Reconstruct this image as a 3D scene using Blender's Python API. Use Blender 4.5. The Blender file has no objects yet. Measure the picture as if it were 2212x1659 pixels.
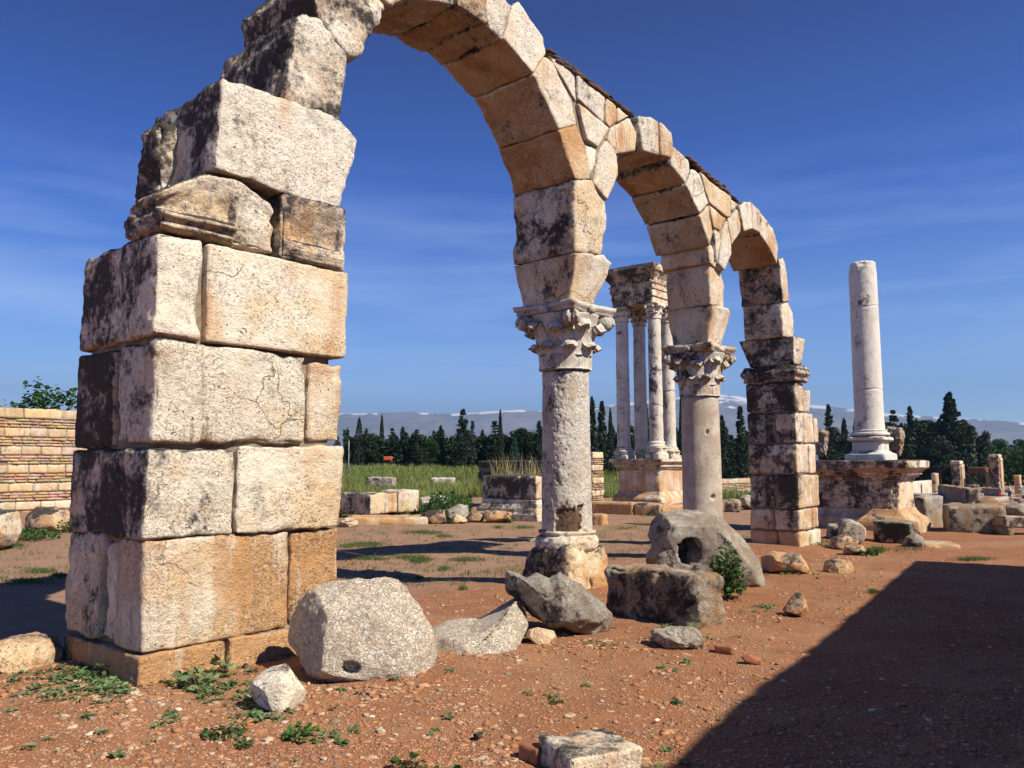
import bpy, bmesh, math, random
import numpy as np
from mathutils import Matrix, Vector
R_ = math.radians

# ------------------------------------------------------------------ camera
F_PX = 1763.7; W_PX, H_PX = 2212.0, 1659.0
YAW, PITCH, ROLL = .7049, .0966, -.004
C = np.array([-2.9026, -6.024, 1.6])
_d = np.array([math.cos(YAW)*math.cos(PITCH), math.sin(YAW)*math.cos(PITCH), math.sin(PITCH)])
_r0 = np.array([math.sin(YAW), -math.cos(YAW), 0.]); _u0 = np.cross(_r0, _d)
_r = _r0*math.cos(ROLL)+_u0*math.sin(ROLL); _u = -_r0*math.sin(ROLL)+_u0*math.cos(ROLL)
sc = bpy.context.scene
col = sc.collection
cd = bpy.data.cameras.new('camera'); cam = bpy.data.objects.new('camera', cd); col.objects.link(cam)
cd.sensor_width = 36; cd.lens = 36*F_PX/W_PX; cd.clip_start = .05; cd.clip_end = 40000
cam.matrix_world = Matrix(((_r[0], _u[0], -_d[0], C[0]), (_r[1], _u[1], -_d[1], C[1]), (_r[2], _u[2], -_d[2], C[2]), (0, 0, 0, 1)))
sc.camera = cam

# ------------------------------------------------------------------ light
SUN_EL = R_(46); sx, sy = -.10, 1.0                     # horizontal travel direction of the light
sl = math.hypot(sx, sy); tr = Vector((sx/sl*math.cos(SUN_EL), sy/sl*math.cos(SUN_EL), -math.sin(SUN_EL)))
ld = bpy.data.lights.new('sun', 'SUN'); ld.energy = 5.0; ld.angle = R_(.53); ld.color = (1, .90, .72)
lo = bpy.data.objects.new('sun', ld); col.objects.link(lo)
lo.rotation_euler = tr.to_track_quat('-Z', 'Y').to_euler()
world = bpy.data.worlds.new('World'); sc.world = world; world.use_nodes = True
nt = world.node_tree; nt.nodes.clear()
wo = nt.nodes.new('ShaderNodeOutputWorld'); bg = nt.nodes.new('ShaderNodeBackground')
sky = nt.nodes.new('ShaderNodeTexSky'); sky.sky_type = 'NISHITA'; sky.sun_disc = False
sky.sun_elevation = SUN_EL; sky.sun_rotation = math.atan2(-sx, -sy)
sky.altitude = 1400; sky.air_density = 1.0; sky.dust_density = 0.; sky.ozone_density = 7.0
bg.inputs['Strength'].default_value = .05
# thin cirrus streaks, laid out by direction in the sky
tc = nt.nodes.new('ShaderNodeTexCoord'); mp = nt.nodes.new('ShaderNodeMapping'); mp.inputs['Scale'].default_value = (1.1, 1.1, 9.0)
mp.inputs['Rotation'].default_value = (R_(6), R_(-4), R_(20))
nz = nt.nodes.new('ShaderNodeTexNoise'); nz.inputs['Scale'].default_value = 1.7; nz.inputs['Detail'].default_value = 6; nz.inputs['Roughness'].default_value = .55
nt.links.new(tc.outputs['Generated'], mp.inputs[0]); nt.links.new(mp.outputs[0], nz.inputs['Vector'])
mr = nt.nodes.new('ShaderNodeMapRange'); mr.inputs[1].default_value = .44; mr.inputs[2].default_value = .70; mr.inputs[3].default_value = 0; mr.inputs[4].default_value = .5
nt.links.new(nz.outputs[0], mr.inputs[0])
sp = nt.nodes.new('ShaderNodeSeparateXYZ'); nt.links.new(tc.outputs['Generated'], sp.inputs[0])
band = nt.nodes.new('ShaderNodeMapRange'); band.inputs[1].default_value = .36; band.inputs[2].default_value = .16; band.inputs[3].default_value = 0; band.inputs[4].default_value = 1
nt.links.new(sp.outputs[2], band.inputs[0])
mul = nt.nodes.new('ShaderNodeMath'); mul.operation = 'MULTIPLY'; nt.links.new(mr.outputs[0], mul.inputs[0]); nt.links.new(band.outputs[0], mul.inputs[1])
mx = nt.nodes.new('ShaderNodeMixRGB'); mx.inputs[2].default_value = (11, 14, 20, 1)
rp = nt.nodes.new('ShaderNodeValToRGB'); nt.links.new(sp.outputs[2], rp.inputs[0]); cr = rp.color_ramp
cr.elements[0].position = .05; cr.elements[0].color = (1, 1, 1, 1); cr.elements[1].position = .75; cr.elements[1].color = (.02, .06, .17, 1)
e = cr.elements.new(.30); e.color = (.075, .30, .70, 1); e = cr.elements.new(.50); e.color = (.012, .105, .36, 1)
sm_ = nt.nodes.new('ShaderNodeMixRGB'); sm_.blend_type = 'MULTIPLY'; sm_.inputs[0].default_value = 1; nt.links.new(sky.outputs[0], sm_.inputs[1]); nt.links.new(rp.outputs[0], sm_.inputs[2])
sg = nt.nodes.new('ShaderNodeMixRGB'); sg.blend_type = 'MULTIPLY'; sg.inputs[0].default_value = 1; sg.inputs[2].default_value = (2.8, 2.85, 2.9, 1); nt.links.new(sm_.outputs[0], sg.inputs[1])
nt.links.new(mul.outputs[0], mx.inputs[0]); nt.links.new(sg.outputs[0], mx.inputs[1])
nt.links.new(mx.outputs[0], bg.inputs[0]); nt.links.new(bg.outputs[0], wo.inputs[0])
sc.view_settings.view_transform = 'Standard'; sc.view_settings.look = 'None'; sc.view_settings.gamma = 1
sc.view_settings.exposure = .46
sc.render.engine = 'CYCLES'
sc.cycles.volume_bounces = 0; sc.cycles.max_bounces = 5; sc.cycles.diffuse_bounces = 1
sc.cycles.transparent_max_bounces = 4

# ------------------------------------------------------------------ numpy noise
_rng = np.random.RandomState(7)
_perm = np.concatenate([_rng.permutation(256)]*3)
_g = _rng.normal(size=(256, 3)); _g /= np.linalg.norm(_g, axis=1)[:, None]
def perlin(p):
    i = np.floor(p).astype(np.int64); f = p-i; i &= 255
    w = f*f*f*(f*(f*6-15)+10); out = 0
    for a in (0, 1):
        for b in (0, 1):
            for c in (0, 1):
                h = _perm[_perm[_perm[(i[:, 0]+a) & 255]+((i[:, 1]+b) & 255)]+((i[:, 2]+c) & 255)]
                v = ((f-np.array([a, b, c]))*_g[h]).sum(1)
                ww = (w[:, 0] if a else 1-w[:, 0])*(w[:, 1] if b else 1-w[:, 1])*(w[:, 2] if c else 1-w[:, 2])
                out = out+v*ww
    return out*1.6
def fbm(p, o=3, g=.5):
    s = 0; a = 1
    for k in range(o):
        s = s+a*perlin(p*2**k+k*17.3); a *= g
    return s
def sst(x, a, b):
    t = np.clip((x-a)/(b-a), 0, 1); return t*t*(3-2*t)

# ------------------------------------------------------------------ pixel helpers (photo pixels at 2212 wide -> points on real planes)
def ray(x, y): return _d+_r*(x-W_PX/2)/F_PX-_u*(y-H_PX/2)/F_PX
def gh(x, y):
    x = np.asarray(x, float); y = np.asarray(y, float)
    z = -.14*sst(y, 1.2, 3.5)
    right = 1-sst(y, 18+x*.05, 34+x*.12)
    z = z-2.1*sst(x, 26, 88)*right
    z = z+1.15*sst(y, 26, 62)*(1-right)*(1-sst(x, 300, 900))
    z = z-.06*sst(x, 3, 6)*(1-sst(y, -.6, .3))
    return z
_ts = 2*1.012**np.arange(340)
def G(x, y, dz=0.):
    """first point where the sight line meets the ground"""
    v = ray(x, y); P = C+v*_ts[:, None]; d = P[:, 2]-gh(P[:, 0], P[:, 1])-dz; k = np.nonzero(d < 0)[0]
    if not len(k): return C+v*60
    a, b = _ts[max(k[0]-1, 0)], _ts[k[0]]
    for _ in range(22):
        m = (a+b)/2; Q = C+v*m
        if Q[2]-float(gh(Q[0], Q[1]))-dz < 0: b = m
        else: a = m
    return C+v*b
def DP(x, y, t): return C+ray(x, y)*t                    # point at forward depth t
def YP(x, y, Y=0.):
    v = ray(x, y); return C+v*(Y-C[1])/v[1]
def XP(x, y, X=0.):
    v = ray(x, y); return C+v*(X-C[0])/v[0]

# ------------------------------------------------------------------ object helpers
def mk(name, V, F, mat, parent=None, smooth=True, tint=None, origin=None, color=None, mats=None, midx=None):
    """V: (n,3) array, F: list of (m,k) index arrays"""
    V = np.asarray(V, float)
    if isinstance(F, np.ndarray): F = [F]
    if parent is not None: V = V-np.array(parent.location)
    elif origin is not None: V = V-np.array(origin)
    me = bpy.data.meshes.new(name)
    me.vertices.add(len(V)); me.vertices.foreach_set('co', V.astype(np.float32).ravel())
    li = np.concatenate([f.ravel() for f in F]); ls = np.concatenate([np.full(len(f), f.shape[1]) for f in F])
    me.loops.add(len(li)); me.loops.foreach_set('vertex_index', li.astype(np.int32))
    me.polygons.add(len(ls)); st = np.concatenate([[0], np.cumsum(ls)[:-1]])
    me.polygons.foreach_set('loop_start', st.astype(np.int32)); me.polygons.foreach_set('loop_total', ls.astype(np.int32))
    if smooth: me.polygons.foreach_set('use_smooth', np.ones(len(ls), bool))
    for m in (mats or [mat]): me.materials.append(m)
    if midx is not None: me.polygons.foreach_set('material_index', np.asarray(midx, np.int32))
    me.update(calc_edges=True); me.validate()
    if tint is not None:
        at = me.attributes.new('tint', 'FLOAT_COLOR', 'POINT')
        t = np.ones((len(V), 4), np.float32); t[:, :3] = tint; at.data.foreach_set('color', t.ravel())
    o = bpy.data.objects.new(name, me); col.objects.link(o)
    if parent is not None: o.parent = parent
    elif origin is not None: o.location = origin
    if color is not None: o.color = (*color, 1)
    return o
def thing(name, label, cat, loc=(0, 0, 0), group=None):
    o = bpy.data.objects.new(name, None); col.objects.link(o); o.location = tuple(float(v) for v in loc)
    return tag(o, label, cat, group)
def tag(o, label, cat, group=None, kind=None):
    o['label'] = label; o['category'] = cat
    if group: o['group'] = group
    o['kind'] = kind or 'thing'
    return o
def struct(o): o['kind'] = 'structure'; return o

_lat = {}
def lattice(nu, nv, nw):
    k = (nu, nv, nw)
    if k in _lat: return _lat[k]
    idx = -np.ones((nu+1, nv+1, nw+1), int)
    I, J, K = np.meshgrid(np.arange(nu+1), np.arange(nv+1), np.arange(nw+1), indexing='ij')
    m = (I == 0) | (I == nu) | (J == 0) | (J == nv) | (K == 0) | (K == nw)
    P = np.stack([I[m], J[m], K[m]], 1); idx[m] = np.arange(len(P))
    F = []
    def q(A, flip):
        f = np.stack([A[:-1, :-1], A[1:, :-1], A[1:, 1:], A[:-1, 1:]], -1).reshape(-1, 4)
        F.append(f[:, ::-1] if flip else f)
    q(idx[:, :, 0], True); q(idx[:, :, -1], False); q(idx[0], True); q(idx[-1], False); q(idx[:, 0, :], False); q(idx[:, -1, :], True)
    _lat[k] = (P, np.concatenate(F)); return _lat[k]
def vol_fix(V, F):
    a, b, c = V[F[:, 0]], V[F[:, 1]], V[F[:, 2]]
    m = V.mean(0)
    return F if (np.cross(b-a, c-a)*(a-m)).sum() > 0 else F[:, ::-1]
def side(pts, t):
    pts = np.asarray(pts, float)
    if len(pts) == 2: return pts[0]+(pts[1]-pts[0])*t[:, None]
    L = np.concatenate([[0], np.cumsum(np.linalg.norm(np.diff(pts, axis=0), axis=1))]); L /= L[-1]
    return np.stack([np.interp(t, L, pts[:, k]) for k in range(3)], 1)
def coons(bottom, right, top, left):
    """each a list of 3D points: bottom BL->BR, right BR->TR, top TL->TR, left BL->TL"""
    b0, b1, t0, t1 = map(lambda a: np.asarray(a, float), (bottom[0], bottom[-1], top[0], top[-1]))
    def f(u, v):
        U, V = u[:, None], v[:, None]
        return ((1-V)*side(bottom, u)+V*side(top, u)+(1-U)*side(left, v)+U*side(right, v)
                - ((1-U)*(1-V)*b0+U*(1-V)*b1+(1-U)*V*t0+U*V*t1))
    return f
def solid(Ff, Fb, res=.04, r=.03, amp=.012, seed=0, chip=.05, pit=0., f1=1.6, nmax=60, extra=None, big=0.):
    e = lambda f, a, b: f(np.array([a]), np.array([b]))[0]
    pu = np.linalg.norm(e(Ff, 1, .5)-e(Ff, 0, .5)); pv = np.linalg.norm(e(Ff, .5, 1)-e(Ff, .5, 0)); pw = np.linalg.norm(e(Ff, .5, .5)-e(Fb, .5, .5))
    dims = np.maximum(np.array([pu, pv, pw]), .01)
    n = np.clip(np.ceil(dims/res), 3, nmax).astype(int)
    P, F = lattice(*n)
    h = dims/2; r = min(r, .48*dims.min())
    q = (P/n-.5)*dims
    inner = np.clip(q, -(h-r), h-r); dv = q-inner; nn = dv/np.linalg.norm(dv, axis=1)[:, None]
    q2 = (inner+r*nn)/dims+.5
    u, v, w = q2.T
    X = Ff(u, v)*(1-w[:, None])+Fb(u, v)*w[:, None]
    U = e(Ff, 1, .5)-e(Ff, 0, .5); V_ = e(Ff, .5, 1)-e(Ff, .5, 0); W = e(Fb, .5, .5)-e(Ff, .5, .5)
    U, V_, W = [a/(np.linalg.norm(a)+1e-9) for a in (U, V_, W)]
    N = nn[:, :1]*U+nn[:, 1:2]*V_+nn[:, 2:]*W; N /= np.linalg.norm(N, axis=1)[:, None]+1e-9
    s = seed*7.31
    d = amp*fbm(X*f1*1.7+s, 4, .55)+(.35*amp*fbm(X*11+s+2, 2, .7) if res < .035 else 0)
    if big: d += big*fbm(X*.9+s+5, 2)
    # distance to the nearest edge: the middle component of |distance to face|
    df = np.sort(h-np.abs(q2*dims-h), axis=1)[:, 1]
    ew = np.exp(-df/.07)
    d -= chip*ew*np.clip(fbm(X*3.1+s+9, 3)+.12, 0, 1)
    if pit: d -= pit*sst(perlin(X*9+s)+.35*perlin(X*19+s), .38, .62)
    X = X+N*d[:, None]
    if extra is not None: X = extra(X, N, u, v, w)
    return X, vol_fix(X, F)
def quadf(a, b, c_, d):                                   # BL, BR, TR, TL
    return coons([a, b], [b, c_], [d, c_], [a, d])
def P3(x, y, z): return np.array([x, y, z], float)
def box_block(x0, x1, y0, y1, z0, z1, jit=.01, seed=0, **k):
    rs = np.random.RandomState(seed+100)
    c8 = np.array([[x, y, z] for y in (y0, y1) for (x, z) in ((x0, z0), (x1, z0), (x1, z1), (x0, z1))], float)+rs.uniform(-jit, jit, (8, 3))
    return solid(quadf(*c8[:4]), quadf(*c8[4:]), seed=seed, **k)
def poly_block(pts, corners, y0, y1, seed=0, shrink=.008, back=None, **k):
    """pts: (x,z) polygon, counter-clockwise from bottom-left; corners: indices of BL,BR,TR,TL"""
    p = np.asarray(pts, float); c = p.mean(0)
    d = p-c; L = np.linalg.norm(d, axis=1)[:, None]; p = c+d*(L-shrink)/L
    n = len(p)
    def seg(a, b):
        o = [a]
        while o[-1] != b: o.append((o[-1]+1) % n)
        return o
    def mkf(pp, y):
        g = lambda ids: [P3(pp[i][0], y, pp[i][1]) for i in ids]
        BL, BR, TR, TL = corners
        return coons(g(seg(BL, BR)), g(seg(BR, TR)), g(seg(TR, TL))[::-1], g(seg(TL, BL))[::-1])
    pb = p if back is None else np.asarray(back, float)
    return solid(mkf(p, y0), mkf(pb, y1), seed=seed, **k)
def lathe(prof, cx, cy, n=64, res=.04, amp=.006, seed=0, pit=0., caps=True, rfun=None, freq=3.):
    prof = np.asarray(prof, float); out = [prof[0]]
    for a, b in zip(prof[:-1], prof[1:]):
        m = max(1, int(math.ceil(np.linalg.norm(b-a)/res)))
        for i in range(1, m+1): out.append(a+(b-a)*i/m)
    pr = np.array(out); m = len(pr)
    th = np.linspace(0, 2*math.pi, n, endpoint=False)
    T, Z = np.meshgrid(th, pr[:, 1]); Rr = np.repeat(pr[:, :1], n, 1)
    X = np.stack([cx+Rr*np.cos(T), cy+Rr*np.sin(T), Z], -1).reshape(-1, 3)
    N = np.stack([np.cos(T), np.sin(T), 0*T], -1).reshape(-1, 3)
    d = amp*fbm(X*freq+seed*3.7, 4, .6)
    if pit: d -= pit*sst(fbm(X*7+seed, 3, .6), .38, .62)
    if rfun is not None: d = d+rfun(T.ravel(), Z.ravel(), X)
    d = d*np.clip(Rr.ravel()/.1, 0, 1)
    X = X+N*d[:, None]
    i = np.arange(m-1)[:, None]*n; j = np.arange(n)[None]; j2 = (j+1) % n
    F = np.stack([i+j, i+j2, i+n+j2, i+n+j], -1).reshape(-1, 4)
    if caps:
        X = np.concatenate([X, [[cx, cy, pr[0, 1]], [cx, cy, pr[-1, 1]]]]); b = len(X)-2
        jj = np.arange(n); k2 = (jj+1) % n
        T1 = np.stack([np.full(n, b), k2, jj], 1); T2 = np.stack([np.full(n, b+1), (m-1)*n+jj, (m-1)*n+k2], 1)
        return X, [F, np.concatenate([T1, T2])]
    return X, [F]
_ico = {}
def ico(s):
    if s not in _ico:
        bm = bmesh.new(); bmesh.ops.create_icosphere(bm, subdivisions=s, radius=1)
        V = np.array([v.co[:] for v in bm.verts]); F = np.array([[v.index for v in f.verts] for f in bm.faces]); bm.free(); _ico[s] = (V, F)
    return _ico[s]
def rotz(V, a): c_, s = math.cos(a), math.sin(a); return V@np.array([[c_, s, 0], [-s, c_, 0], [0, 0, 1]])
def rotx(V, a): c_, s = math.cos(a), math.sin(a); return V@np.array([[1, 0, 0], [0, c_, s], [0, -s, c_]])
def roty(V, a): c_, s = math.cos(a), math.sin(a); return V@np.array([[c_, 0, -s], [0, 1, 0], [s, 0, c_]])
def rock(cx, cy, cz, a, b, c_, rz=0, seed=0, sub=5, planes=14, p=16, amp=.03, rx=0, ry=0, hmin=.72, boxy=0., f=2.5, pit=0.):
    rs = np.random.RandomState(seed); D, F = ico(sub)
    n = rs.normal(size=(planes, 3)); n /= np.linalg.norm(n, axis=1)[:, None]; hh = rs.uniform(hmin, 1, planes)
    if boxy:
        nb = np.concatenate([np.eye(3), -np.eye(3)])+rs.normal(size=(6, 3))*.07; nb /= np.linalg.norm(nb, axis=1)[:, None]
        n = np.concatenate([n, nb]); hh = np.concatenate([hh*1.25+.12, np.full(6, .8)])
    else:
        n = np.concatenate([n, np.eye(3), -np.eye(3)]); hh = np.concatenate([hh, np.ones(6)])
    q = np.maximum(D@n.T, 0)/hh
    r = (q**p).sum(1)**(-1/p)
    V = D*r[:, None]*np.array([a, b, c_])
    s = min(a, b, c_)
    dd = amp*fbm(V*f+seed*5.1, 5, .55)
    if pit: dd -= pit*sst(fbm(V*8+seed, 3), .3, .6)
    V = V+D*dd[:, None]
    V = rotx(V, rx); V = roty(V, ry); V = rotz(V, rz)
    return V+np.array([cx, cy, cz]), F
def merge(parts):
    Vs, Fs, n = [], {}, 0
    for V, F in parts:
        for f in (F if isinstance(F, list) else [F]): Fs.setdefault(f.shape[1], []).append(f+n)
        Vs.append(V); n += len(V)
    return np.concatenate(Vs), [np.concatenate(v) for v in Fs.values()]

# ------------------------------------------------------------------ materials
def newmat(name, rough=.95):
    m = bpy.data.materials.new(name); m.use_nodes = True; t = m.node_tree
    b = t.nodes['Principled BSDF']; b.inputs['Roughness'].default_value = rough; b.inputs['Specular IOR Level'].default_value = .25
    return m, t, b
class N:
    def __init__(s, t): s.t = t
    def n(s, k, **kw):
        x = s.t.nodes.new(k)
        for a, b in kw.items(): setattr(x, a, b)
        return x
    def l(s, a, b): s.t.links.new(a, b)
    def noise(s, v, scale, detail=6, rough=.6, dist=0.):
        x = s.n('ShaderNodeTexNoise'); x.inputs['Scale'].default_value = scale; x.inputs['Detail'].default_value = detail
        x.inputs['Roughness'].default_value = rough; x.inputs['Distortion'].default_value = dist
        if v is not None: s.l(v, x.inputs['Vector'])
        return x.outputs[0]
    def mr(s, v, a, b, c_=0., d=1., smooth=True):
        x = s.n('ShaderNodeMapRange'); x.interpolation_type = 'SMOOTHSTEP' if smooth else 'LINEAR'
        s.l(v, x.inputs[0])
        for i, val in ((1, a), (2, b), (3, c_), (4, d)):
            if isinstance(val, (int, float)): x.inputs[i].default_value = val
            else: s.l(val, x.inputs[i])
        return x.outputs[0]
    def m(s, op, a, b=None, clamp=False):
        x = s.n('ShaderNodeMath'); x.operation = op; x.use_clamp = clamp
        for i, v in enumerate((a, b)):
            if v is None: continue
            if isinstance(v, (int, float)): x.inputs[i].default_value = v
            else: s.l(v, x.inputs[i])
        return x.outputs[0]
    def mix(s, f, a, b, mode='MIX'):
        x = s.n('ShaderNodeMixRGB'); x.blend_type = mode
        for i, v in enumerate((f, a, b)):
            if isinstance(v, (int, float)): x.inputs[i].default_value = v
            elif isinstance(v, tuple): x.inputs[i].default_value = (*v, 1)
            else: s.l(v, x.inputs[i])
        return x.outputs[0]
    def coord(s, rnd=True):
        c_ = s.n('ShaderNodeTexCoord').outputs['Object']
        if not rnd: return c_
        i = s.n('ShaderNodeObjectInfo').outputs['Random']
        a = s.n('ShaderNodeVectorMath'); a.operation = 'MULTIPLY_ADD'; cx = s.n('ShaderNodeCombineXYZ')
        s.l(i, cx.inputs[0]); s.l(i, cx.inputs[1]); s.l(i, cx.inputs[2])
        s.l(cx.outputs[0], a.inputs[0]); a.inputs[1].default_value = (37, 53, 71); s.l(c_, a.inputs[2])
        return a.outputs[0]
    def scale(s, v, xyz):
        x = s.n('ShaderNodeVectorMath'); x.operation = 'MULTIPLY'; s.l(v, x.inputs[0]); x.inputs[1].default_value = xyz; return x.outputs[0]
    def bump(s, h, dist, strength=1., prev=None):
        x = s.n('ShaderNodeBump'); x.inputs['Distance'].default_value = dist; x.inputs['Strength'].default_value = strength
        s.l(h, x.inputs['Height'])
        if prev is not None: s.l(prev, x.inputs['Normal'])
        return x.outputs[0]
def sep_n(q):
    g = q.n('ShaderNodeNewGeometry'); x = q.n('ShaderNodeSeparateXYZ'); q.l(g.outputs['Normal'], x.inputs[0]); return x
def stone_mat(name, cream=(.77, .59, .38), white=(.86, .79, .67), orange=(.60, .34, .16), dark=(.045, .040, .040), k=1., bump=1., attr=False, pits=.6, grey=(.33, .30, .27), lsize=1., upl=.13):
    """obj.color: R lichen amount, G orange amount, B whiteness"""
    m, t, b = newmat(name); q = N(t); v = q.coord()
    info = q.n('ShaderNodeObjectInfo'); sep = q.n('ShaderNodeSeparateColor'); q.l(info.outputs['Color'], sep.inputs[0])
    Lc, Oc, Wc = sep.outputs
    n1 = q.noise(v, 1.5*k, 7, .62, .3); n2 = q.noise(v, .9*k, 4, .55, .6); n3 = q.noise(v, 7*k, 8, .7); n4 = q.noise(v, 26*k, 5, .7)
    vs = q.scale(v, (1.6, 1.6, .25)); st = q.noise(vs, 1.9*k, 5, .6)
    wf = q.mr(q.m('ADD', n1, q.m('MULTIPLY', q.m('SUBTRACT', Wc, .5), .5)), .40, .62)
    c0 = q.mix(wf, cream, white)
    of = q.mr(q.m('ADD', q.m('MULTIPLY', q.m('ADD', n2, st), .5), q.m('MULTIPLY', q.m('SUBTRACT', Oc, .5), .50)), .50, .70)
    c0 = q.mix(of, c0, orange)
    if attr:
        a = q.n('ShaderNodeAttribute'); a.attribute_name = 'tint'; c0 = q.mix(1., c0, a.outputs['Color'], 'MULTIPLY')
    c0 = q.mix(q.mr(n3, .38, .62, .0, .5), c0, (.50, .36, .25), 'MULTIPLY') if False else q.mix(q.mr(n3, .38, .7, 0, .18), c0, grey)
    c0 = q.mix(q.mr(n4, .3, .7, .0, .55), c0, q.mix(1., c0, (1.25, 1.22, 1.18), 'MULTIPLY'))
    dn = q.mr(q.m('MULTIPLY', sep_n(q).outputs[2], -1.), .2, .8, 0, .95)  # undersides browner and darker: patina plus soffit shade put into the colour
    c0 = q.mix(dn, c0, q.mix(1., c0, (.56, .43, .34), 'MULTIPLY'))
    ri = q.n('ShaderNodeObjectInfo').outputs['Random']; r2 = q.m('FRACT', q.m('MULTIPLY', ri, 17.3)); r3 = q.m('FRACT', q.m('MULTIPLY', ri, 41.7))
    sk = q.m('MULTIPLY', q.mr(q.noise(v, 42*k, 4, .75), .555, .63), q.mr(q.noise(v, 2.2*k, 4, .6), .40, .60, .15, 1.))
    c0 = q.mix(q.m('MULTIPLY', sk, q.mr(r2, 0, 1, .08, .65, False)), c0, (.12, .095, .07))
    wk = q.m('MULTIPLY', q.mr(q.noise(v, 19*k, 6, .75, .5), .56, .62), q.mr(q.noise(v, 1.1*k, 3, .6), .45, .60))
    c0 = q.mix(q.m('MULTIPLY', wk, .6), c0, (.80, .77, .72))
    vst = q.noise(q.scale(v, (6.5, 6.5, .55)), 1.2*k, 6, .7); vm = q.m('MULTIPLY', q.mr(vst, .53, .66), q.mr(q.noise(v, 1.3*k, 3), .42, .6))
    c0 = q.mix(q.m('MULTIPLY', vm, q.mr(r3, 0, 1, .1, .75, False)), c0, (.25, .19, .14))
    vst2 = q.noise(q.scale(v, (9, 9, .7)), 1.7*k, 4, .6); c0 = q.mix(q.m('MULTIPLY', q.mr(vst2, .60, .66), .35), c0, (.84, .80, .74))
    vc = q.n('ShaderNodeTexVoronoi'); vc.feature = 'DISTANCE_TO_EDGE'; vc.inputs['Scale'].default_value = 1.1*k; cw = q.n('ShaderNodeTexNoise'); cw.inputs['Scale'].default_value = 3*k; cw.inputs['Detail'].default_value = 6; q.l(v, cw.inputs['Vector'])
    ca = q.n('ShaderNodeVectorMath'); ca.operation = 'ADD'; q.l(v, ca.inputs[0]); q.l(q.scale(cw.outputs[1], (.5, .5, .5)), ca.inputs[1]); q.l(ca.outputs[0], vc.inputs['Vector'])
    crk = q.m('MULTIPLY', q.mr(vc.outputs['Distance'], .009, .002), q.mr(q.noise(v, .8*k, 2), .56, .62)); c0 = q.mix(q.m('MULTIPLY', crk, .5), c0, (.14, .10, .07))
    # lichen: patches of black and grey crust, more on upward faces where rain stays; extra on left-facing sides is shade put into the colour
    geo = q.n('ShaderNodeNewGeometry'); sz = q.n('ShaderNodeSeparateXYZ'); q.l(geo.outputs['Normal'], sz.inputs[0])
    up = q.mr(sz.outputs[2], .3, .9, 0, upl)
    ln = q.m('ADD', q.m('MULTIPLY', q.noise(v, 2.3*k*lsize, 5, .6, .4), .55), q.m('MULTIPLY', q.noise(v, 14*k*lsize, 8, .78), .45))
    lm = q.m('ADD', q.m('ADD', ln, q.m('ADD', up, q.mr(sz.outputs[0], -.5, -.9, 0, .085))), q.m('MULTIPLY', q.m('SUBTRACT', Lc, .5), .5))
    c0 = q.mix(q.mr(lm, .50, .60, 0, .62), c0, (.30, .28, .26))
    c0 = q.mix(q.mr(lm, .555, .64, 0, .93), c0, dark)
    # pits and cracks
    vo = q.n('ShaderNodeTexVoronoi'); vo.inputs['Scale'].default_value = 17*k; vd = q.n('ShaderNodeVectorMath'); vd.operation = 'ADD'
    nn = q.n('ShaderNodeTexNoise'); nn.inputs['Scale'].default_value = 6*k; nn.inputs['Detail'].default_value = 4; q.l(v, nn.inputs['Vector'])
    q.l(v, vd.inputs[0]); q.l(q.scale(nn.outputs[1], (.22, .22, .22)), vd.inputs[1]); q.l(vd.outputs[0], vo.inputs['Vector'])
    pm = q.m('MULTIPLY', q.mr(vo.outputs['Distance'], .20, .08), q.mr(q.noise(v, 3.1*k, 3), .42, .58))
    c0 = q.mix(q.m('MULTIPLY', pm, pits), c0, (.16, .10, .06))
    q.l(c0, b.inputs['Base Color'])
    h = q.m('ADD', q.m('MULTIPLY', n3, 1.), q.m('MULTIPLY', n4, .7)); h = q.m('SUBTRACT', h, q.m('ADD', q.m('MULTIPLY', sk, .3), q.m('MULTIPLY', crk, .8))); h = q.m('MULTIPLY', h, q.mr(r3, 0, 1, .5, 1.1, False)); h = q.m('SUBTRACT', h, q.m('MULTIPLY', pm, .55)); h = q.m('ADD', h, q.m('MULTIPLY', q.noise(v, 70*k, 3, .6), .25))
    q.l(q.bump(h, .036*bump), b.inputs['Normal'])
    return m
def simple(name, colr, rough=.9, var=.25, scale=5., bump=0., col2=None):
    m, t, b = newmat(name, rough); q = N(t); v = q.coord()
    c2 = col2 or tuple(x*(1-var) for x in colr)
    q.l(q.mix(q.mr(q.noise(v, scale, 6, .65), .35, .65), colr, c2), b.inputs['Base Color'])
    if bump: q.l(q.bump(q.noise(v, scale*3, 6, .7), bump), b.inputs['Normal'])
    return m
def leaf_mat(name, c1, c2, trans=.3):
    m, t, b = newmat(name, .6); q = N(t); v = q.coord()
    a = q.n('ShaderNodeAttribute'); a.attribute_name = 'tint'
    cc = q.mix(1., q.mix(q.mr(q.noise(v, 1.2, 4), .35, .65), c1, c2), a.outputs['Color'], 'MULTIPLY')
    q.l(cc, b.inputs['Base Color'])
    if trans:
        tb = q.n('ShaderNodeBsdfTranslucent'); q.l(cc, tb.inputs[0]); ms = q.n('ShaderNodeMixShader'); ms.inputs[0].default_value = trans
        q.l(b.outputs[0], ms.inputs[1]); q.l(tb.outputs[0], ms.inputs[2]); q.l(ms.outputs[0], t.nodes['Material Output'].inputs[0])
    return m
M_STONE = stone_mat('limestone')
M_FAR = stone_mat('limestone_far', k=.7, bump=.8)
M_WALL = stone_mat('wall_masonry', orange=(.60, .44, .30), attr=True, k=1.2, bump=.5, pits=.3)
M_SHAFT = stone_mat('pitted_marble', cream=(.68, .58, .48), white=(.82, .78, .72), orange=(.62, .46, .32), k=1.5, bump=1.5, pits=.7)
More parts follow.
